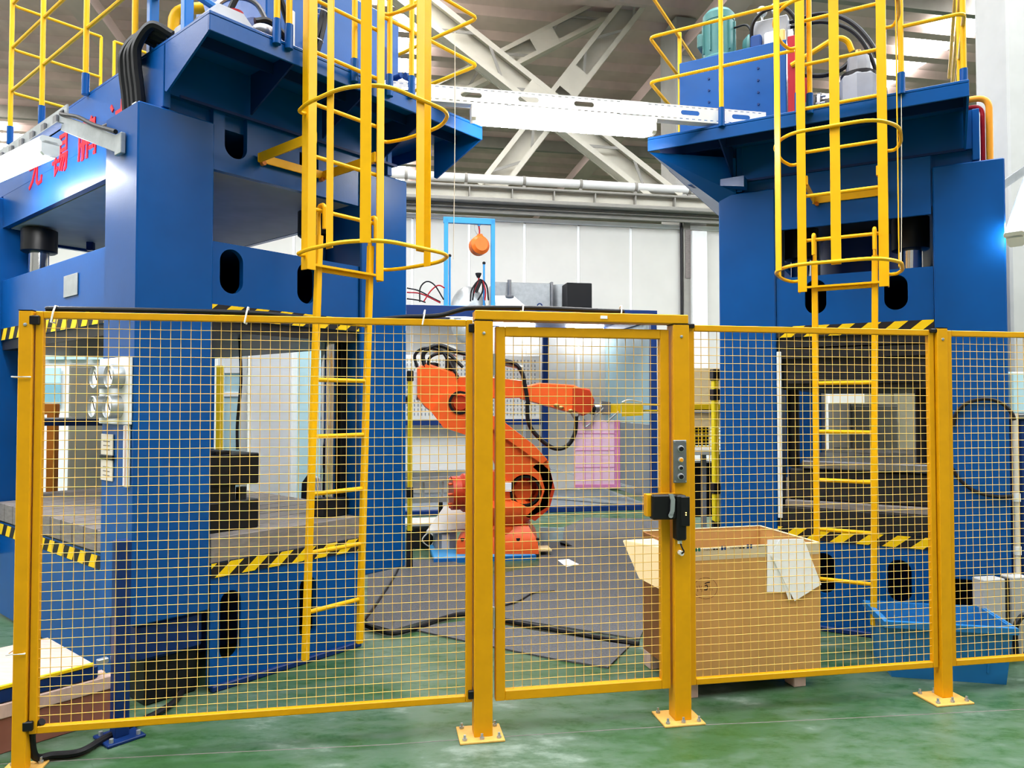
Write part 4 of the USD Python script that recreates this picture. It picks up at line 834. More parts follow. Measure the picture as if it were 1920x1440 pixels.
t.part('side_panel', MB().box((W - .03, .1, 1.25), (W - .01, Dp - .1, H - .15), .003), 'booth_panel'); t.part('side_panel', MB().box((W - .03, .1, .1), (W - .01, Dp - .1, 1.24), .003), 'booth_grey')
t.part('floor_plate', MB().box((xl, .08, 0), (W, Dp - .1, .02)), 'booth_grey')
t.part('gusset', MB().bar((W * .535 + .04, Dp - .14, H - .55), (W * .535 - .35, Dp - .14, H - .15), .05, .05), 'blue_dark'); t.part('gusset', MB().bar((W * .535 + .04, Dp - .14, H - .55), (W * .535 + .30, Dp - .14, H - .15), .05, .05), 'blue_dark')
t.part('floor_rail', MB().bar((W * .62, 1.8, .5), (W - .12, .6, .25), .06, .03), 'galvanised'); t.part('floor_rail', MB().bar((W * .60, 1.4, .06), (W - .15, .15, .06), .06, .03), 'galvanised')
for x0, x1, y in ((xl + .3, xl + 1.5, 1.2), (W * .45, W * .62, 2.2), (W * .78, W * .96, 2.2)):
    t.part('booth_lamp', MB().box((x0, y - .1, H - .10), (x1, y + .1, H - .04), .01), 'booth_glow')
b0, b1 = t.local(onp(838, 605, (S0 + vF * .3)[:2], vF)), t.local(onp(1000, 605, (S0 + vF * .3)[:2], vF))
t.part('booth_lamp', MB().cyl(b0, b1, .045, n=16), 'tube_glow')
g0 = t.local(onp(763, 787, (S0 + vF * 1.6)[:2], vF)); g1 = t.local(onp(1012, 668, (S0 + vF * 1.6)[:2], vF))
k = t.part('filter_panel', MB().box((g0[0] - .6, 1.62, g0[2]), (g1[0], 1.66, g1[2]), .004), 'panel_white', label='white perforated filter panel')
m = MB(); nx, nz = 46, 13
for i in range(nx):
    for j in range(nz):
        x = g0[0] - .55 + (g1[0] - g0[0] + .5) * (i + .5) / nx; z = g0[2] + .05 + (g1[2] - g0[2] - .1) * (j + .5) / nz; m.box((x - .008, 1.612, z - .022), (x + .008, 1.6199, z + .022))
t.part('filter_slots', m, 'booth_grey', under=k, kind='stuff', label='grey slots of the filter panel', smooth=False)
t.part('filter_frame', MB().box((g0[0] - .6, 1.60, g0[2] - .09), (g1[0] + .02, 1.68, g0[2]), .004), 'blue_dark', under=k)
t.part('low_screen', MB().box((g0[0] - .6, 1.9, .45), (t.local(onp(888, 880, (S0 + vF * 1.9)[:2], vF))[0], 1.95, g0[2] - .1), .004), 'panel_white')
a0, a1 = at(764, 938, 9.4), at(852, 900, 9.4); t = Thing('aluminium_ladder', 'aluminium ladder lying on its side behind the fence panel left of the robot', 'ladder', (a0[0], a0[1], 0), YF)
p = [t.local(at(x, y, 9.4)) for x, y in ((764, 941), (852, 936), (764, 901), (868, 897))]
t.part('side_rail', MB().bar(p[0] - (.8, 0, 0), p[1], .03, .06), 'galvanised'); t.part('side_rail', MB().bar(p[2] - (.8, 0, 0), p[3], .03, .06), 'galvanised')
for x in (793, 829, 760): t.part('rung', MB().cyl(t.local(at(x, 939, 9.4)), t.local(at(x + 1, 899, 9.4)), .02, n=10), 'galvanised')
t.part('support', MB().box((-.6, .02, 0), (-.55, .08, p[0][2])), 'dark_steel'); t.part('support', MB().box((.4, .02, 0), (.45, .08, p[0][2])), 'dark_steel')
# light curtains
def curtain(label, x, ytop, ybot, D, w_, gaps):
    p, q = at(x, ytop, D), at(x + 1, ybot, D); t = Thing('light_curtain', label, 'light curtain', (q[0], q[1], 0), YF); h0, h1 = q[2], p[2]
    t.part('profile', MB().box((-w_ / 2, -.03, h0), (w_ / 2, .03, h1), .004), 'light_curtain'); t.part('lens', MB().box((-w_ * .2, -.033, h0 + .05), (w_ * .2, -.03, h1 - .05)), 'tool_yellow')
    for y in gaps: z = at(x, y, D)[2]; t.part('clamp', MB().box((-w_ * .7, -.04, z - .05), (w_ * .7, .04, z + .05), .006), 'black_paint')
    t.part('foot', MB().box((-.03, -.02, 0), (.03, .02, h0 + .01)), 'dark_steel')
curtain('slim yellow light curtain post beside the blue column left of the robot', 767, 703, 995, 7.0, .045, (705, 923))
curtain('yellow light curtain post beside the right press column', 1341, 706, 978, 6.6, .046, (703, 740, 915))
# things on top of the booth
zt = H
def top(x, y, off): return onp(x, y, (S0 + vF * off)[:2], vF)
o = top(880, 570, .5); t = Thing('balancer_frame', 'light blue portal frame on the booth roof with the orange balancer hanging in it', 'frame', (o[0], o[1], zt), YF)
q = lambda x, y: t.local(top(x, y, .5))
for x in (836, 924): a = q(x, 570)[0]; t.part('upright', MB().box((a - .03, -.03, 0), (a + .03, .03, q(x, 411)[2]), .004), 'sky_blue')
t.part('crossbar', MB().box((q(836, 0)[0] - .03, -.03, q(880, 420)[2]), (q(924, 0)[0] + .03, .03, q(880, 409)[2]), .004), 'sky_blue')
t.part('foot_plate', MB().box((q(826, 0)[0], -.1, 0), (q(936, 0)[0], .1, .06), .006), 'sky_blue')
for x, y in ((845, 478), (909, 492)): t.part('stay', MB().cyl((q(x, 0)[0], .06, .06), (q(x, 0)[0], .06, q(x, y)[2]), .016, n=10), 'sky_blue'); t.part('knob', MB().sphere((q(x, 0)[0], .06, q(x, y)[2]), .026, 1), 'dark_steel')
o = top(898, 480, .5); t = Thing('spring_balancer', 'orange round spring balancer hanging in the light blue frame', 'balancer', o, YF)
q = lambda x, y: t.local(top(x, y, .5))
c = q(898, 461); t.part('drum', MB().lathe([(0, -.10), (.10, -.10), (.14, -.06), (.145, .06), (.10, .10), (0, .10)], c, (.25, -1, .1), n=28), 'ball_orange')
t.part('neck', MB().hull([q(x, y) + (0, d, 0) for x, y in ((885, 456), (911, 456), (903, 440), (895, 440)) for d in (-.06, .06)]), 'ball_orange')
t.part('hook', MB().tube([q(899, 442), q(899, 432), q(898, 425), q(898, 418)], .012, n=8), 'red_paint')
t.part('hanger_bolt', MB().cyl(q(898, 417), q(898, 424), .02, n=8), 'sky_blue')
t.part('safety_chain', MB().tube(spline([q(889, 418), q(891, 432), q(897, 442)], 6), .006, n=6), 'galvanised')
o = top(895, 560, .5); t = Thing('hose_cluster', 'cluster of black and red hoses with a valve under the orange balancer', 'hose', (o[0], o[1], zt), YF)
q = lambda x, y: t.local(top(x, y, .45))
for k, (pts, m) in enumerate(((((882, 565), (884, 545), (895, 528), (903, 526), (905, 545), (896, 563)), 'black_rubber'), (((886, 563), (890, 540), (900, 525), (912, 535), (916, 563)), 'black_rubber'), (((888, 550), (896, 530), (898, 520)), 'red_paint'), (((905, 525), (910, 545), (909, 563)), 'red_paint'))):
    t.part('hose', MB().tube(spline([q(*a) for a in pts], 8), .012, n=7), m)
t.part('valve', MB().bar(q(892, 548), q(901, 527), .05, .05, bev=.01), 'black_paint'); t.part('knob', MB().lathe([(0, 0), (.02, 0), (.045, .05), (.045, .07), (0, .07)], q(897, 521), n=14), 'dark_steel')
o = top(800, 565, .5); t = Thing('loose_hoses', 'loops of black and red hose on the booth roof left of the blue frame', 'hose', (o[0], o[1], zt), YF)
for pts, m in ((((763, 540), (785, 545), (810, 558), (826, 566)), 'black_rubber'), (((787, 566), (788, 540), (800, 528), (815, 535), (832, 562)), 'black_rubber'), (((763, 548), (790, 551), (826, 568)), 'red_paint'), (((794, 566), (808, 545), (822, 535), (834, 540)), 'red_paint'), (((763, 560), (785, 563), (798, 567)), 'black_rubber')):
    t.part('hose', MB().tube(spline([t.local(top(*a, .4)) for a in pts], 8), .010, n=7), m)
o = top(1000, 572, .8); t = Thing('ventilation_duct', 'silver sheet metal duct lying on the booth roof', 'duct', (o[0], o[1], zt), YF)
q = lambda x, y: t.local(top(x, y, .8)); a, b = q(925, 573), q(1060, 533); hh = b[2]
t.part('duct', MB().box((a[0], -.05, 0), (b[0] - .25, .5, hh), .01), 'galvanised'); t.part('duct_flange', MB().box((b[0] - .25, -.07, 0), (b[0] - .21, .52, hh + .02), .004), 'steel'); t.part('duct_end', MB().cyl((b[0] - .02, .2, 0), (b[0] - .02, .2, hh), .2, n=24), 'galvanised')
t.part('reducer', MB().hull([(x, y, z) for x, y, z in ((a[0] - .0, -.3, 0), (a[0] + .55, -.3, 0), (a[0] + .3, -.1, hh * .55), (a[0], -.1, hh * .55), (a[0], -.05, 0), (a[0] + .55, -.05, 0))]), 'white_paint')
a = q(870, 566); t.part('elbow', MB().sphere((a[0] + .1, .3, .0), (.3, .25, hh * .95), 2), 'galvanised')
a = q(953, 545); t.part('valve_stem', MB().cyl((a[0], -.1, hh * .5), (a[0], -.1, hh * 1.05), .03, n=10).cyl((a[0], -.1, hh * .5), (a[0], -.1, hh * .55), .07, n=12), 'steel')
o = top(1087, 572, .4); t = Thing('black_box', 'black square box on the booth roof beside the silver duct', 'box', (o[0], o[1], zt), YF)
q = lambda x, y: t.local(top(x, y, .4)); a, b = q(1063, 573), q(1110, 531)
t.part('body', MB().box((a[0], 0, 0), (b[0], .3, b[2]), .008), 'dark_steel'); t.part('front_plate', MB().box((a[0] + .01, -.006, .01), (b[0] - .01, 0, b[2] - .01)), 'black_paint')
o = top(1012, 572, .05); t = Thing('lifting_eye', 'small dark blue lifting eye on the front edge of the booth roof', 'lifting eye', (o[0], o[1], zt), YF)
t.part('eye', MB().tube([(math.cos(a) * .035, 0, .035 + math.sin(a) * .035) for a in np.linspace(0, 6.283, 15)[:-1]], .009, n=7, closed=True), 'blue_dark')

# ------------------------------------------------------------------ plywood crate, papers, tote, mats
YC = math.radians(14); uC = np.array([math.cos(YC), math.sin(YC), 0]); vC = np.array([-math.sin(YC), math.cos(YC), 0]); PCR = np.array([.925, 3.905, 0])
t = Thing('plywood_crate', 'open plywood crate on wooden feet behind the fence panel', 'crate', PCR, YC); cw, cd, z0, z1 = .80, .575, .092, .79
t.part('front_panel', MB().box((0, 0, z0), (cw, .012, z1), .002), 'plywood'); t.part('back_panel', MB().box((0, cd - .012, z0), (cw, cd, z1), .002), 'plywood')
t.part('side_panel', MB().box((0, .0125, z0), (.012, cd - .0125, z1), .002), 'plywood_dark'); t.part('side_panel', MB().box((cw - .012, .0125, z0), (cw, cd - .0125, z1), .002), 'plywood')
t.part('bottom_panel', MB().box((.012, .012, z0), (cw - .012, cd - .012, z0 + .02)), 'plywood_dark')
for a, b in (((.0, cd - .014), (cw, cd + .002)), ((cw - .014, .0), (cw + .002, cd))): t.part('edge_strip', MB().box((a[0], a[1], z1), (b[0], b[1], z1 + .006), .001), 'wood_pale')
for x in (.0, .655):
    for y in (.03, .47): t.part('foot_block', MB().box((x, y, 0), (x + .075, y + .09, z0), .003), 'wood_pink')
onc = lambda x, y, off=-.001: t.local(onp(x, y, (PCR + vC * off)[:2], vC))
f = [onp(x, y, (PCR - uC * .02)[:2], uC) for x, y in ((1215, 1000),)]
hb, hf = t.world((-.004, cd * .72, z1 - .02)), t.world((-.004, .03, z1 - .02))
c1, c2, c3 = at(1168, 1015, 4.30), at(1198, 1084, 4.12), at(1262, 1118, 3.90)
k = MB(); off = np.array([.004, .006, .006]); k.hull([hb, c1, c2, c3, hf] + [p + off for p in (hb, c1, c2, c3, hf)])
t.part('side_flap', k, 'wood_pale', world=True, label='pale flap folded out over the left side')
t.part('packing_tape', MB().box((.0, -.0015, onc(1300, 1052)[2]), (cw + .002, -.0003, z1)).box((0, -.0015, z1), (cw, .03, z1 + .0015)), 'tape_clear')
zt_ = onc(1310, 1036)[2]; h_ = .019
for i, px in enumerate((1308, 1357, 1405)):
    x = onc(px, 1030)[0]; zc = onc(px, (1030, 1027.5, 1024.5)[i])[2]; m = MB()
    for sx in (-1, 1): m.ext(Polygon([(sx * .016, -.011), (sx * .016, .011), (sx * .004, .011), (sx * .0015, 0), (sx * .004, -.011)] if sx > 0 else [(-.004, -.011), (-.0015, 0), (-.004, .011), (-.016, .011), (-.016, -.011)]), (x, -.0016, zc), (1, 0, 0), Z, .0006)
    t.part('tape_logo', m, ('ink_green', 'ink_blue', 'ink_blue')[i])
def letters(t, txt, x, y, z, h, m, name):
    g = meshkit.text_mesh(txt, h, .0006, bold=True); v = np.array(g.vertices)
    t.part(name, MB().add(np.c_[x + v[:, 0], y - v[:, 2], z + v[:, 1]], g.faces), m, smooth=False)
for px, py in ((1319, 1034), (1368, 1031), (1417, 1027)):
    p = onc(px, py); letters(t, 'TAMMOTO', p[0], -.0016, p[2] + .004, .0095, 'ink_grey', 'tape_print')
for px, py in ((1342, 1017.5), (1391, 1014.5)):
    p = onc(px, py); t.part('tape_logo', MB().box((p[0] - .016, -.0022, z1 - .008), (p[0] - .002, -.0016, z1 - .001)).box((p[0] + .002, -.0022, z1 - .008), (p[0] + .016, -.0016, z1 - .001)), 'ink_dark')
stk = lambda L, w_: unary_union([LineString(l).buffer(w_, quad_segs=3) for l in L])
def ink(lines, w_, m, name):
    g = stk([[(lambda p: (p[0], p[2]))(onc(*q)) for q in l] for l in lines], w_)
    t.part(name, MB().ext(g, (0, -.0004, 0), (1, 0, 0), Z, .0006), m)
ink([[(1322, 1094), (1327, 1092), (1331, 1091.5)], [(1322, 1098), (1325.5, 1097), (1327, 1101), (1325.5, 1106), (1321, 1106)]], .0026, 'ink_dark', 'marker_digit')
ink([[(1307, 1099), (1308, 1104), (1308.5, 1109)], [(1311, 1098), (1312, 1103)], [(1315.5, 1099), (1313, 1105), (1316.5, 1105), (1316, 1109)], [(1331, 1099), (1331.3, 1107)], [(1335, 1105), (1335.5, 1106.5)]], .0014, 'ink_brown', 'marker_number')
th = np.linspace(.5, 6.9, 36); ink([[(1323 + 22 * math.cos(a) , 1103 + 20 * math.sin(a)) for a in th]], .0011, 'ink_brown', 'marker_ring')
def sheet(label, pix, off):
    p = [onp(x, y, (PCR + vC * off)[:2], vC) for x, y in pix]; d = vC * .0015
    bend = [p[0] + vC * (-off + .03) + Z * (z1 + .012 - p[0][2]) * 1.0, p[1] + vC * (-off + .03) + Z * (z1 + .012 - p[1][2])]
    m = MB().hull(p + [q + d for q in p]); single('paper_sheet', m, 'paper', label, 'paper', smooth=None)
sheet('white paper sheet hanging straight on the right part of the crate front', [(1439, 1012), (1502, 1010), (1496, 1060), (1472, 1110), (1438, 1110)], -.007)
sheet('white paper sheet hanging askew over the other sheet on the crate front', [(1462, 1012), (1507, 1010), (1540, 1096), (1490, 1127), (1445, 1040)], -.013)
sheet('narrow white paper peeping out below the two sheets on the crate', [(1450, 1040), (1470, 1040), (1484, 1124), (1479, 1126)], -.010)

TW, TD, TH = .60, .37, .325; q0 = gnd(1672, 1269); q1 = gnd(1887, 1284); q0[2] = 0
yt = math.atan2(q1[1] - q0[1], q1[0] - q0[0]); t = Thing('plastic_tote', 'blue plastic tote on the floor behind the right fence post', 'tote', q0 * 1.0, yt); TW = np.linalg.norm((q1 - q0)[:2])
ip = .03; wall = .012
def trap(x0, y0, x1, y1, g): return [(x0 - g, y0 - g), (x1 + g, y0 - g), (x1 + g, y1 + g), (x0 - g, y1 + g)]
lo, hi = trap(0, 0, TW, TD, 0), trap(0, 0, TW, TD, ip); li, hh = trap(0, 0, TW, TD, -wall), trap(0, 0, TW, TD, ip - wall)
for i in range(4):
    j = (i + 1) % 4
    t.part('wall', MB().hull([(*lo[i], 0), (*lo[j], 0), (*hi[i], TH), (*hi[j], TH), (*li[i], 0), (*li[j], 0), (*hh[i], TH), (*hh[j], TH)]), 'tote_blue')
    r0, r1 = trap(0, 0, TW, TD, ip + .018), trap(0, 0, TW, TD, ip)
    t.part('rim', MB().hull([(*r0[i], TH - .035), (*r0[j], TH - .035), (*r0[i], TH), (*r0[j], TH), (*r1[i], TH - .035), (*r1[j], TH - .035), (*r1[i], TH + .003), (*r1[j], TH + .003)]), 'tote_blue')
t.part('bottom', MB().box((wall, wall, .002), (TW - wall, TD - wall, .014)), 'tote_blue')
for x in (.06, TW - .10): t.part('rib', MB().hull([(x, -.012, .06), (x + .012, -.012, .06), (x, -ip - .006, TH - .03), (x + .012, -ip - .006, TH - .03), (x, 0, .06), (x + .012, 0, .06), (x, -ip + .01, TH - .03), (x + .012, -ip + .01, TH - .03)]), 'tote_blue')

def floor_mat(label, pix, z=.012):
    p = [gnd(x, y) for x, y in pix]; poly = Polygon([(a[0], a[1]) for a in p])
    single('floor_mat', MB().ext(poly, (0, 0, .001), (1, 0, 0), (0, 1, 0), z), 'mat_grey', label, 'mat', smooth=None)
floor_mat('large dark grey felt mat covering the floor of the robot cell', [(688, 1172), (735, 1184), (800, 1166), (872, 1152), (960, 1164), (1080, 1182), (1199, 1201), (1240, 1110), (1240, 975), (1100, 972), (1012, 1010), (1010, 1062), (920, 1082), (840, 1050), (775, 1052), (690, 1075)])
floor_mat('narrow grey felt strip lying in front of the big mat by the gate', [(763, 1180), (830, 1172), (885, 1165), (960, 1178), (1060, 1194), (1150, 1208), (1182, 1212), (1140, 1254), (1040, 1238), (900, 1210)], .010)
single('floor_cable', MB().tube(spline([gnd(x, y, .022) for x, y in ((662, 1168), (690, 1174), (735, 1187), (790, 1174), (830, 1160), (880, 1151), (960, 1166), (1060, 1184), (1140, 1198), (1198, 1207))], 8), .018, n=8), 'black_rubber', 'thick black cable along the grey mat, its right stretch standing for the mat edge shadow', 'cable')  # right stretch of the black tube draws the shadow of the raised mat edge
single('floor_cable', MB().tube(spline([gnd(x, y, .024) for x, y in ((750, 1060), (735, 1088), (715, 1118), (700, 1140), (683, 1162))], 8), .010, n=7), 'black_rubber', 'black cable running forward over the mat from the blue column', 'cable')
single('floor_cable', MB().tube(spline([gnd(x, y, .022) for x, y in ((925, 1140), (970, 1128), (1000, 1112), (1040, 1108))], 8), .006, n=7), 'black_rubber', 'thin black cable on the mat in front of the robot', 'cable')
single('floor_cable', MB().tube(spline([f_at(79, 1362) + Z * .02, f_at(60, 1372, .02), f_at(66, 1400, .05) * [1, 1, .5], gnd(100, 1416, .02), gnd(150, 1410, .02), gnd(195, 1385, .02), gnd(250, 1358, .02), gnd(300, 1334, .02), gnd(330, 1312, .02), gnd(345, 1290, .02)], 8), .016, n=8), 'black_rubber', 'thick black cable looping on the floor under the left end of the fence', 'cable')

# ------------------------------------------------------------------ around the left press
t = Thing('gauge_panel', 'white panel with four round pressure gauges on the left press column', 'gauge panel', PL, YL); xs = -.392
t.part('panel', MB().box((xs - .02, .015, 1.455), (xs, .385, 1.80), .004), 'white_paint')
for y, z, r in ((.30, 1.70, .062), (.115, 1.70, .062), (.32, 1.545, .058), (.13, 1.545, .06)):
    k = t.part('gauge_case', MB().lathe([(r, 0), (r, .055), (r * .92, .06), (r * .88, .052), (r * .88, 0)], (xs - .02, y, z), (-1, 0, 0), n=26), 'galvanised')
    t.part('gauge_dial', MB().cyl((xs - .02, y, z), (xs - .066, y, z), r * .87, n=24), 'paper', under=k); t.part('gauge_needle', MB().bar((xs - .068, y - .01, z - .015), (xs - .068, y + .02, z + .03), .005, .002, up=(-1, 0, 0)), 'ink_dark', under=k)
t = Thing('cable_trunking', 'white cable trunking running down the left press column below the gauges', 'trunking', PL, YL)
t.part('duct', MB().box((xs - .02, .03, 1.14), (xs, .075, 1.452), .003), 'white_paint'); t.part('duct_cover', MB().box((xs - .023, .035, 1.15), (xs - .02, .05, 1.45)), 'wood_pink')
for lab, a, b in (('white instruction label just below the gauge panel', 1.29, 1.40), ('white instruction label below the other one on the column', 1.155, 1.275)):
    t = Thing('instruction_label', lab, 'label', PL, YL); t.part('sheet', MB().box((xs - .006, .235, a), (xs, .385, b), .001), 'label_paper')
    for i in range(3): t.part('print_line', MB().box((xs - .0066, .27, a + .025 + i * .022), (xs - .006, .355, a + .03 + i * .022)), 'ink_grey')
t.part('clip', MB().box((xs - .012, .225, 1.265), (xs, .39, 1.29), .003), 'black_paint')
t = Thing('support_post', 'slim blue square post on a bolted foot plate before the left press', 'post', gnd(224, 1383), YL)
t.part('post_tube', MB().box((-.032, -.032, .012), (.032, .032, .92), .004), 'blue_dark'); t.part('foot_plate', MB().box((-.085, -.085, 0), (.085, .085, .014), .004), 'blue_dark')
for x in (-.06, .06):
    for y in (-.06, .06): t.part('anchor_bolt', MB().cyl((x, y, .014), (x, y, .032), .01, n=6), 'galvanised')
q0 = gnd(213, 1349); q0[2] = 0
t = Thing('wooden_box', 'low brown wooden box with a pale top rail at the left under the fence', 'box', q0, YL)
t.part('body', MB().box((-1.6, 0, 0), (0, .14, .155), .004), 'wood_brown'); t.part('top_rail', MB().box((-1.6, -.008, .157), (.0, .045, .222), .004), 'wood_pink'); t.part('rear_rail', MB().box((-1.6, .10, .157), (.0, .148, .212), .004), 'wood_pink')
q0 = gnd(176, 1244, .30); q0[2] = 0
t = Thing('low_bench', 'low blue bench with a plywood top and yellow front edge beside the left press', 'bench', q0, YL)
t.part('top', MB().box((-1.7, .012, .285), (0, .62, .30), .003), 'wood_pink'); t.part('yellow_edge', MB().box((-1.7, -.004, .287), (0, .012, .303), .002), 'tape_yellow'); t.part('frame', MB().box((-1.7, .0, .226), (0.02, .6, .284), .004), 'blue_dark')
for x in (-1.65, -.06): t.part('leg', MB().box((x, .2, 0), (x + .05, .58, .225), .004), 'blue_dark')
t.part('end_clamp', MB().box((.02, .0, .285), (.07, .03, .31), .004), 'galvanised'); t.part('end_clamp', MB().box((.085, .0, .288), (.13, .03, .31), .004), 'galvanised')
single('die_cable', MB().tube(spline([tL.world((.36, .32, 1.96)), tL.world((.36, .30, 1.7)), tL.world((.34, .30, 1.45)), tL.world((.33, .28, 1.285))], 8), .009, n=7), 'black_rubber', 'black cable hanging from the slide down to the black tool in the left press', 'cable')

# ------------------------------------------------------------------ what stands behind the left press
def cab(name, label, cat, pix, D, dep, m, door=True, z0=0.0, yaw=YF):
    a, b = at(pix[0], 755, D), at(pix[2], 755, D); h = at(pix[0], pix[1], D)[2]
    t = Thing(name, label, cat, (a[0], a[1], z0), yaw); w_ = (b[0] - a[0]) / math.cos(yaw) * (1 + (b[0] - a[0]) * 0)
    w_ = t.local(onp(pix[2], 755, a[:2], vF))[0] if yaw == YF else w_
    t.part('body', MB().box((0, 0, .06), (w_, dep, h - z0), .01), m); t.part('plinth', MB().box((.01, .02, 0), (w_ - .01, dep - .01, .06)), 'dark_steel')
    if door: t.part('door', MB().box((.02, -.014, .09), (w_ - .02, 0, h - z0 - .03), .004), m); t.part('handle', MB().box((w_ - .09, -.035, (h - z0) * .5), (w_ - .07, -.014, (h - z0) * .5 + .14), .004), 'dark_steel')
    return t
cab('control_cabinet', 'beige grey control cabinet seen through the left front of the left press', 'cabinet', (128, 682, 262), 7.0, .6, 'cabinet_beige')
t = Thing('orange_gantry', 'orange-brown steel portal seen at the far left through the mesh', 'frame', at(112, 755, 6.6) * [1, 1, 0], YF); lo_ = lambda x, y: t.local(onp(x, y, t.loc[:2], vF))
t.part('post', MB().box((lo_(104, 0)[0], -.04, 0), (lo_(120, 0)[0], .04, lo_(112, 776)[2]), .004), 'orange_brown'); t.part('beam', MB().box((-1.2, -.04, lo_(112, 777)[2]), (lo_(121, 0)[0], .04, lo_(112, 757)[2]), .004), 'orange_brown')
t.part('panel', MB().box((lo_(62, 0)[0], .0, .02), (lo_(105, 0)[0], .03, lo_(90, 926)[2]), .004), 'pale_blue')
t.part('hose', MB().tube(spline([lo_(*p) + (0, -.08, 0) for p in ((78, 920), (95, 940), (107, 962), (106, 985))], 6), .02, n=8), 'black_rubber')
t = Thing('blue_beam', 'dark blue horizontal beam with a white edge running behind the left press', 'beam', at(140, 755, 6.2) * [1, 1, 0], YF); lo_ = lambda x, y: t.local(onp(x, y, t.loc[:2], vF))
t.part('beam', MB().box((-1.6, -.03, lo_(140, 798)[2]), (.45, .03, lo_(140, 786)[2]), .003), 'blue_dark'); t.part('white_edge', MB().box((-1.6, -.032, lo_(140, 786)[2]), (.45, .03, lo_(140, 783)[2])), 'white_paint'); 
for x in (-1.55, .38): t.part('leg', MB().box((x, -.03, 0), (x + .06, .03, lo_(140, 798)[2])), 'blue_dark')
t = Thing('window_1', None, None, (0, 0, 0), 0, kind='structure')
def win(x0, y0, x1, y1, D, m, name='pane'):
    a, b = at(x0, y1, D), at(x1, y0, D); t.part(name, MB().box((a[0], D, a[2]), (b[0], D + .03, b[2])), m)
win(40, 640, 196, 990, 9.2, 'white_paint', 'frame')
for x in (44, 84, 124, 166): win(x, 645, x + 36, 674, 9.14, 'pale_blue')
win(44, 690, 112, 718, 9.14, 'pale_blue'); win(44, 718, 112, 760, 9.14, 'pale_teal')
wc = cab('white_cabinet', 'tall white cabinet with a glazed side seen through the left press opening', 'cabinet', (470, 600, 548), 7.6, .5, 'white_paint', door=False)
t = Thing('glazed_door', 'pale glazed door frame standing left of the tall white cabinet', 'door', at(420, 755, 7.7) * [1, 1, 0], YF); lo_ = lambda x, y: t.local(onp(x, y, t.loc[:2], vF))
a, b = lo_(416, 0)[0], lo_(470, 0)[0]
for x0, x1 in ((a, a + .06), (b - .07, b)): t.part('stile', MB().box((x0, 0, 0), (x1, .05, 2.5), .004), 'white_paint')
for y0, y1 in ((0, .35), (lo_(440, 735)[2] - .05, lo_(440, 735)[2]), (lo_(440, 700)[2], 2.5)): t.part('rail', MB().box((a, .005, y0), (b, .045, y1), .004), 'white_paint')
t.part('pane', MB().box((a + .05, .02, .3), (b - .06, .03, 2.2)), 'pale_blue')
t = Thing('yellow_post', 'slim yellow post at the left of the glazed door behind the press', 'post', at(412, 755, 7.3) * [1, 1, 0], YF); t.part('post', MB().box((-.03, -.03, 0), (.03, .03, at(412, 686, 7.3)[2]), .004), 'tool_yellow')
cab('grey_partition', 'grey blue partition panel right of the tall white cabinet behind the press', 'partition', (549, 600, 680), 8.3, .1, 'pale_blue', door=False)
t = Thing('tube_rack', 'small rack of slanted white tubes behind the chrome column of the left press', 'rack', at(605, 985, 6.8) * [1, 1, 0], YF)
for k in range(6): t.part('tube', MB().cyl(t.local(at(594 + k * 4, 985 - k * 2, 6.8)) * [1, 1, 0] + Z * .55 + uF * .06, t.local(at(588 + k * 5, 892 + k * 2, 6.8)), .014, n=8), 'white_paint')
t.part('base', MB().box((-.25, -.15, 0), (.25, .3, .55), .01), 'blue_dark'); t.part('holder', MB().hull([t.local(at(x, y, 6.9 + d)) for x, y in ((562, 985), (566, 905), (580, 885), (600, 985)) for d in (0, .1)]), 'dark_steel')
t = Thing('overhead_switch', 'yellow bar and blue bracket hanging behind the left press under the crown', 'bracket', at(175, 385, 6.0), YF); lo_ = lambda x, y: t.local(at(x, y, 6.0))
t.part('yellow_bar', MB().bar(lo_(153, 393), lo_(215, 362), .04, .035), 'light_curtain'); t.part('upper_bar', MB().bar(lo_(160, 376), lo_(215, 352), .03, .02), 'dark_steel')
t.part('blue_bracket', MB().bar(lo_(175, 388), lo_(180, 405), .05, .04).bar(lo_(176, 392), lo_(210, 398), .05, .06), 'ink_blue'); t.part('drop_post', MB().bar(lo_(170, 392), at(170, 470, 6.0) - t.loc @ np.eye(3) * 0 if False else lo_(170, 470), .05, .05), 'blue_dark')

# ------------------------------------------------------------------ behind and beside the right press
cab('wall_cabinet', 'greenish beige panel cabinet at the right of the right press opening', 'cabinet', (1672, 640, 1790), 8.6, .5, 'cabinet_tan')
cab('tan_cabinet', 'small tan cabinet with rounded top seen through the right press opening', 'cabinet', (1594, 756, 1684), 7.9, .4, 'cabinet_beige')
t = Thing('yellow_guard', 'pale yellow machine guard with mesh between gate post and right press', 'machine guard', at(1318, 755, 8.2) * [1, 1, 0], YF); lo_ = lambda x, y: t.local(onp(x, y, t.loc[:2], vF))
a, b = lo_(1262, 0)[0], lo_(1345, 0)[0]
t.part('upper_panel', MB().box((a, 0, lo_(1318, 800)[2]), (b, .03, lo_(1318, 690)[2]), .004), 'wood_pale'); t.part('yellow_rail', MB().box((a, -.03, lo_(1318, 768)[2]), (b, .03, lo_(1318, 758)[2]), .004), 'tool_yellow'); t.part('grey_rail', MB().box((a, -.035, lo_(1318, 774)[2]), (b, .03, lo_(1318, 769)[2]), .003), 'valve_grey')
m = MB(); zz0, zz1 = lo_(1318, 838)[2], lo_(1318, 800)[2]
for i in range(12): m.box((a + (b - a) * i / 12, -.004, zz0), (a + (b - a) * i / 12 + .008, .004, zz1))
for i in range(6): m.box((a, -.004, zz0 + (zz1 - zz0) * i / 6), (b, .004, zz0 + (zz1 - zz0) * i / 6 + .008))
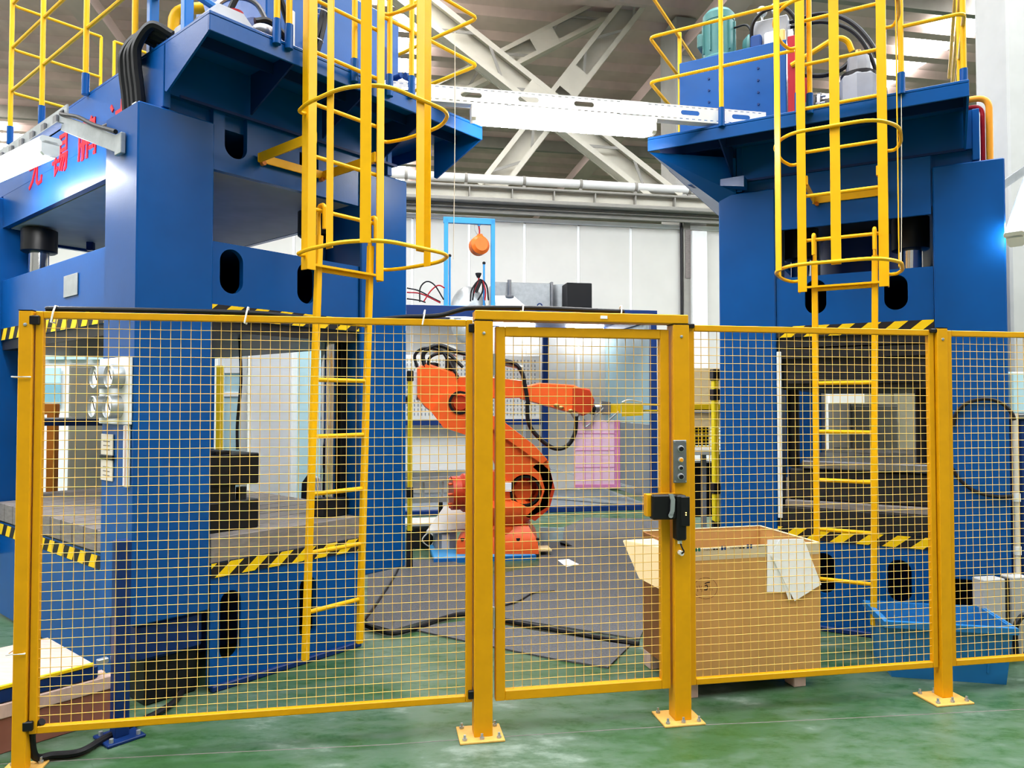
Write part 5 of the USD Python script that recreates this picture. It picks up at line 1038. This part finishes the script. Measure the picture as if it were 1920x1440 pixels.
t.part('mesh', m, 'tool_yellow', kind='stuff', label='yellow wire mesh of the guard', smooth=False); t.part('dark_back', MB().box((a, .3, zz0), (b, .32, zz1)), 'black_paint')
t.part('table_top', MB().box((a, -.25, lo_(1318, 850)[2]), (b, .3, lo_(1318, 840)[2]), .006), 'panel_white')
for x in (a + .05, b - .1, (a + b) / 2): t.part('leg', MB().box((x, -.1, 0), (x + .05, -.05, lo_(1318, 850)[2]), .004), 'valve_grey')
t.part('lower_box', MB().box((a, 0, .3), (b, .3, .9), .01), 'dark_steel')
t = Thing('white_switch_box', 'worn white boxes with a dark strip behind the blue tote', 'switch box', gnd(1880, 1241) * [1, 1, 0], YF); lo_ = lambda x, y: t.local(onp(x, y, t.loc[:2], vF))
x0, x1, x2, x3 = (lo_(x, 0)[0] for x in (1826, 1867, 1879, 1912))
t.part('left_box', MB().box((x0, 0, .0), (x1, .09, lo_(1870, 1086)[2]), .006), 'concrete'); t.part('dark_strip', MB().box((x1, .02, 0), (x2, .08, lo_(1870, 1088)[2])), 'dark_steel'); t.part('right_box', MB().box((x2, 0, 0), (x3, .09, lo_(1870, 1084)[2]), .006), 'concrete')
t.part('hose', MB().tube(spline([lo_(*p) + (0, -.05, 0) for p in ((1893, 1228), (1890, 1190), (1893, 1165), (1905, 1150), (1918, 1148))], 8), .016, n=8), 'black_rubber'); t.part('hose', MB().tube(spline([lo_(*p) + (0, -.05, 0) for p in ((1908, 1226), (1914, 1210), (1922, 1195))], 8), .012, n=8), 'black_rubber')
t = Thing('riser_pipe', 'pale vertical pipe beside the right press column near the right edge', 'pipe', tR.world((2.215, .06, 0)), 0)
p, q = t.local(at(1897, 775, t.loc[1])), t.local(at(1905, 1082, t.loc[1])); t.part('pipe', MB().cyl((q[0] * .5, 0, 0), (q[0] * .5, 0, p[2]), .018, n=14), 'label_paper')
for z in (.95, .62): t.part('joint', MB().cyl((q[0] * .5, 0, z), (q[0] * .5, 0, z + .05), .023, n=14), 'white_paint')
t = Thing('dark_cabinet', 'dark blue cabinet with a pale green box on top at the right edge', 'cabinet', at(1908, 755, 5.3) * [1, 1, 0], YF); lo_ = lambda x, y: t.local(onp(x, y, t.loc[:2], vF))
t.part('body', MB().box((0.02, .0, .0), (.7, .15, lo_(1908, 786)[2]), .008), 'blue_dark'); t.part('top_edge', MB().box((-.01, -.02, lo_(1908, 786)[2]), (.7, .15, lo_(1908, 776)[2]), .004), 'steel'); t.part('green_box', MB().box((-.04, .0, lo_(1908, 776)[2]), (.7, .14, lo_(1908, 697)[2]), .01), 'pale_blue')
t = Thing('column_hose', 'black hose drooping across the right column of the right press', 'hose', PR, YR)
for pts in (((1787, 800), (1793, 775), (1815, 755), (1850, 748), (1880, 757), (1897, 775), (1902, 788)), ((1785, 878), (1800, 900), (1830, 922), (1870, 931), (1900, 930))):
    t.part('hose', MB().tube(spline([onp(x, y, (PR - vR * .022)[:2], vR) for x, y in pts], 8), .012, n=8), 'black_rubber', world=True)
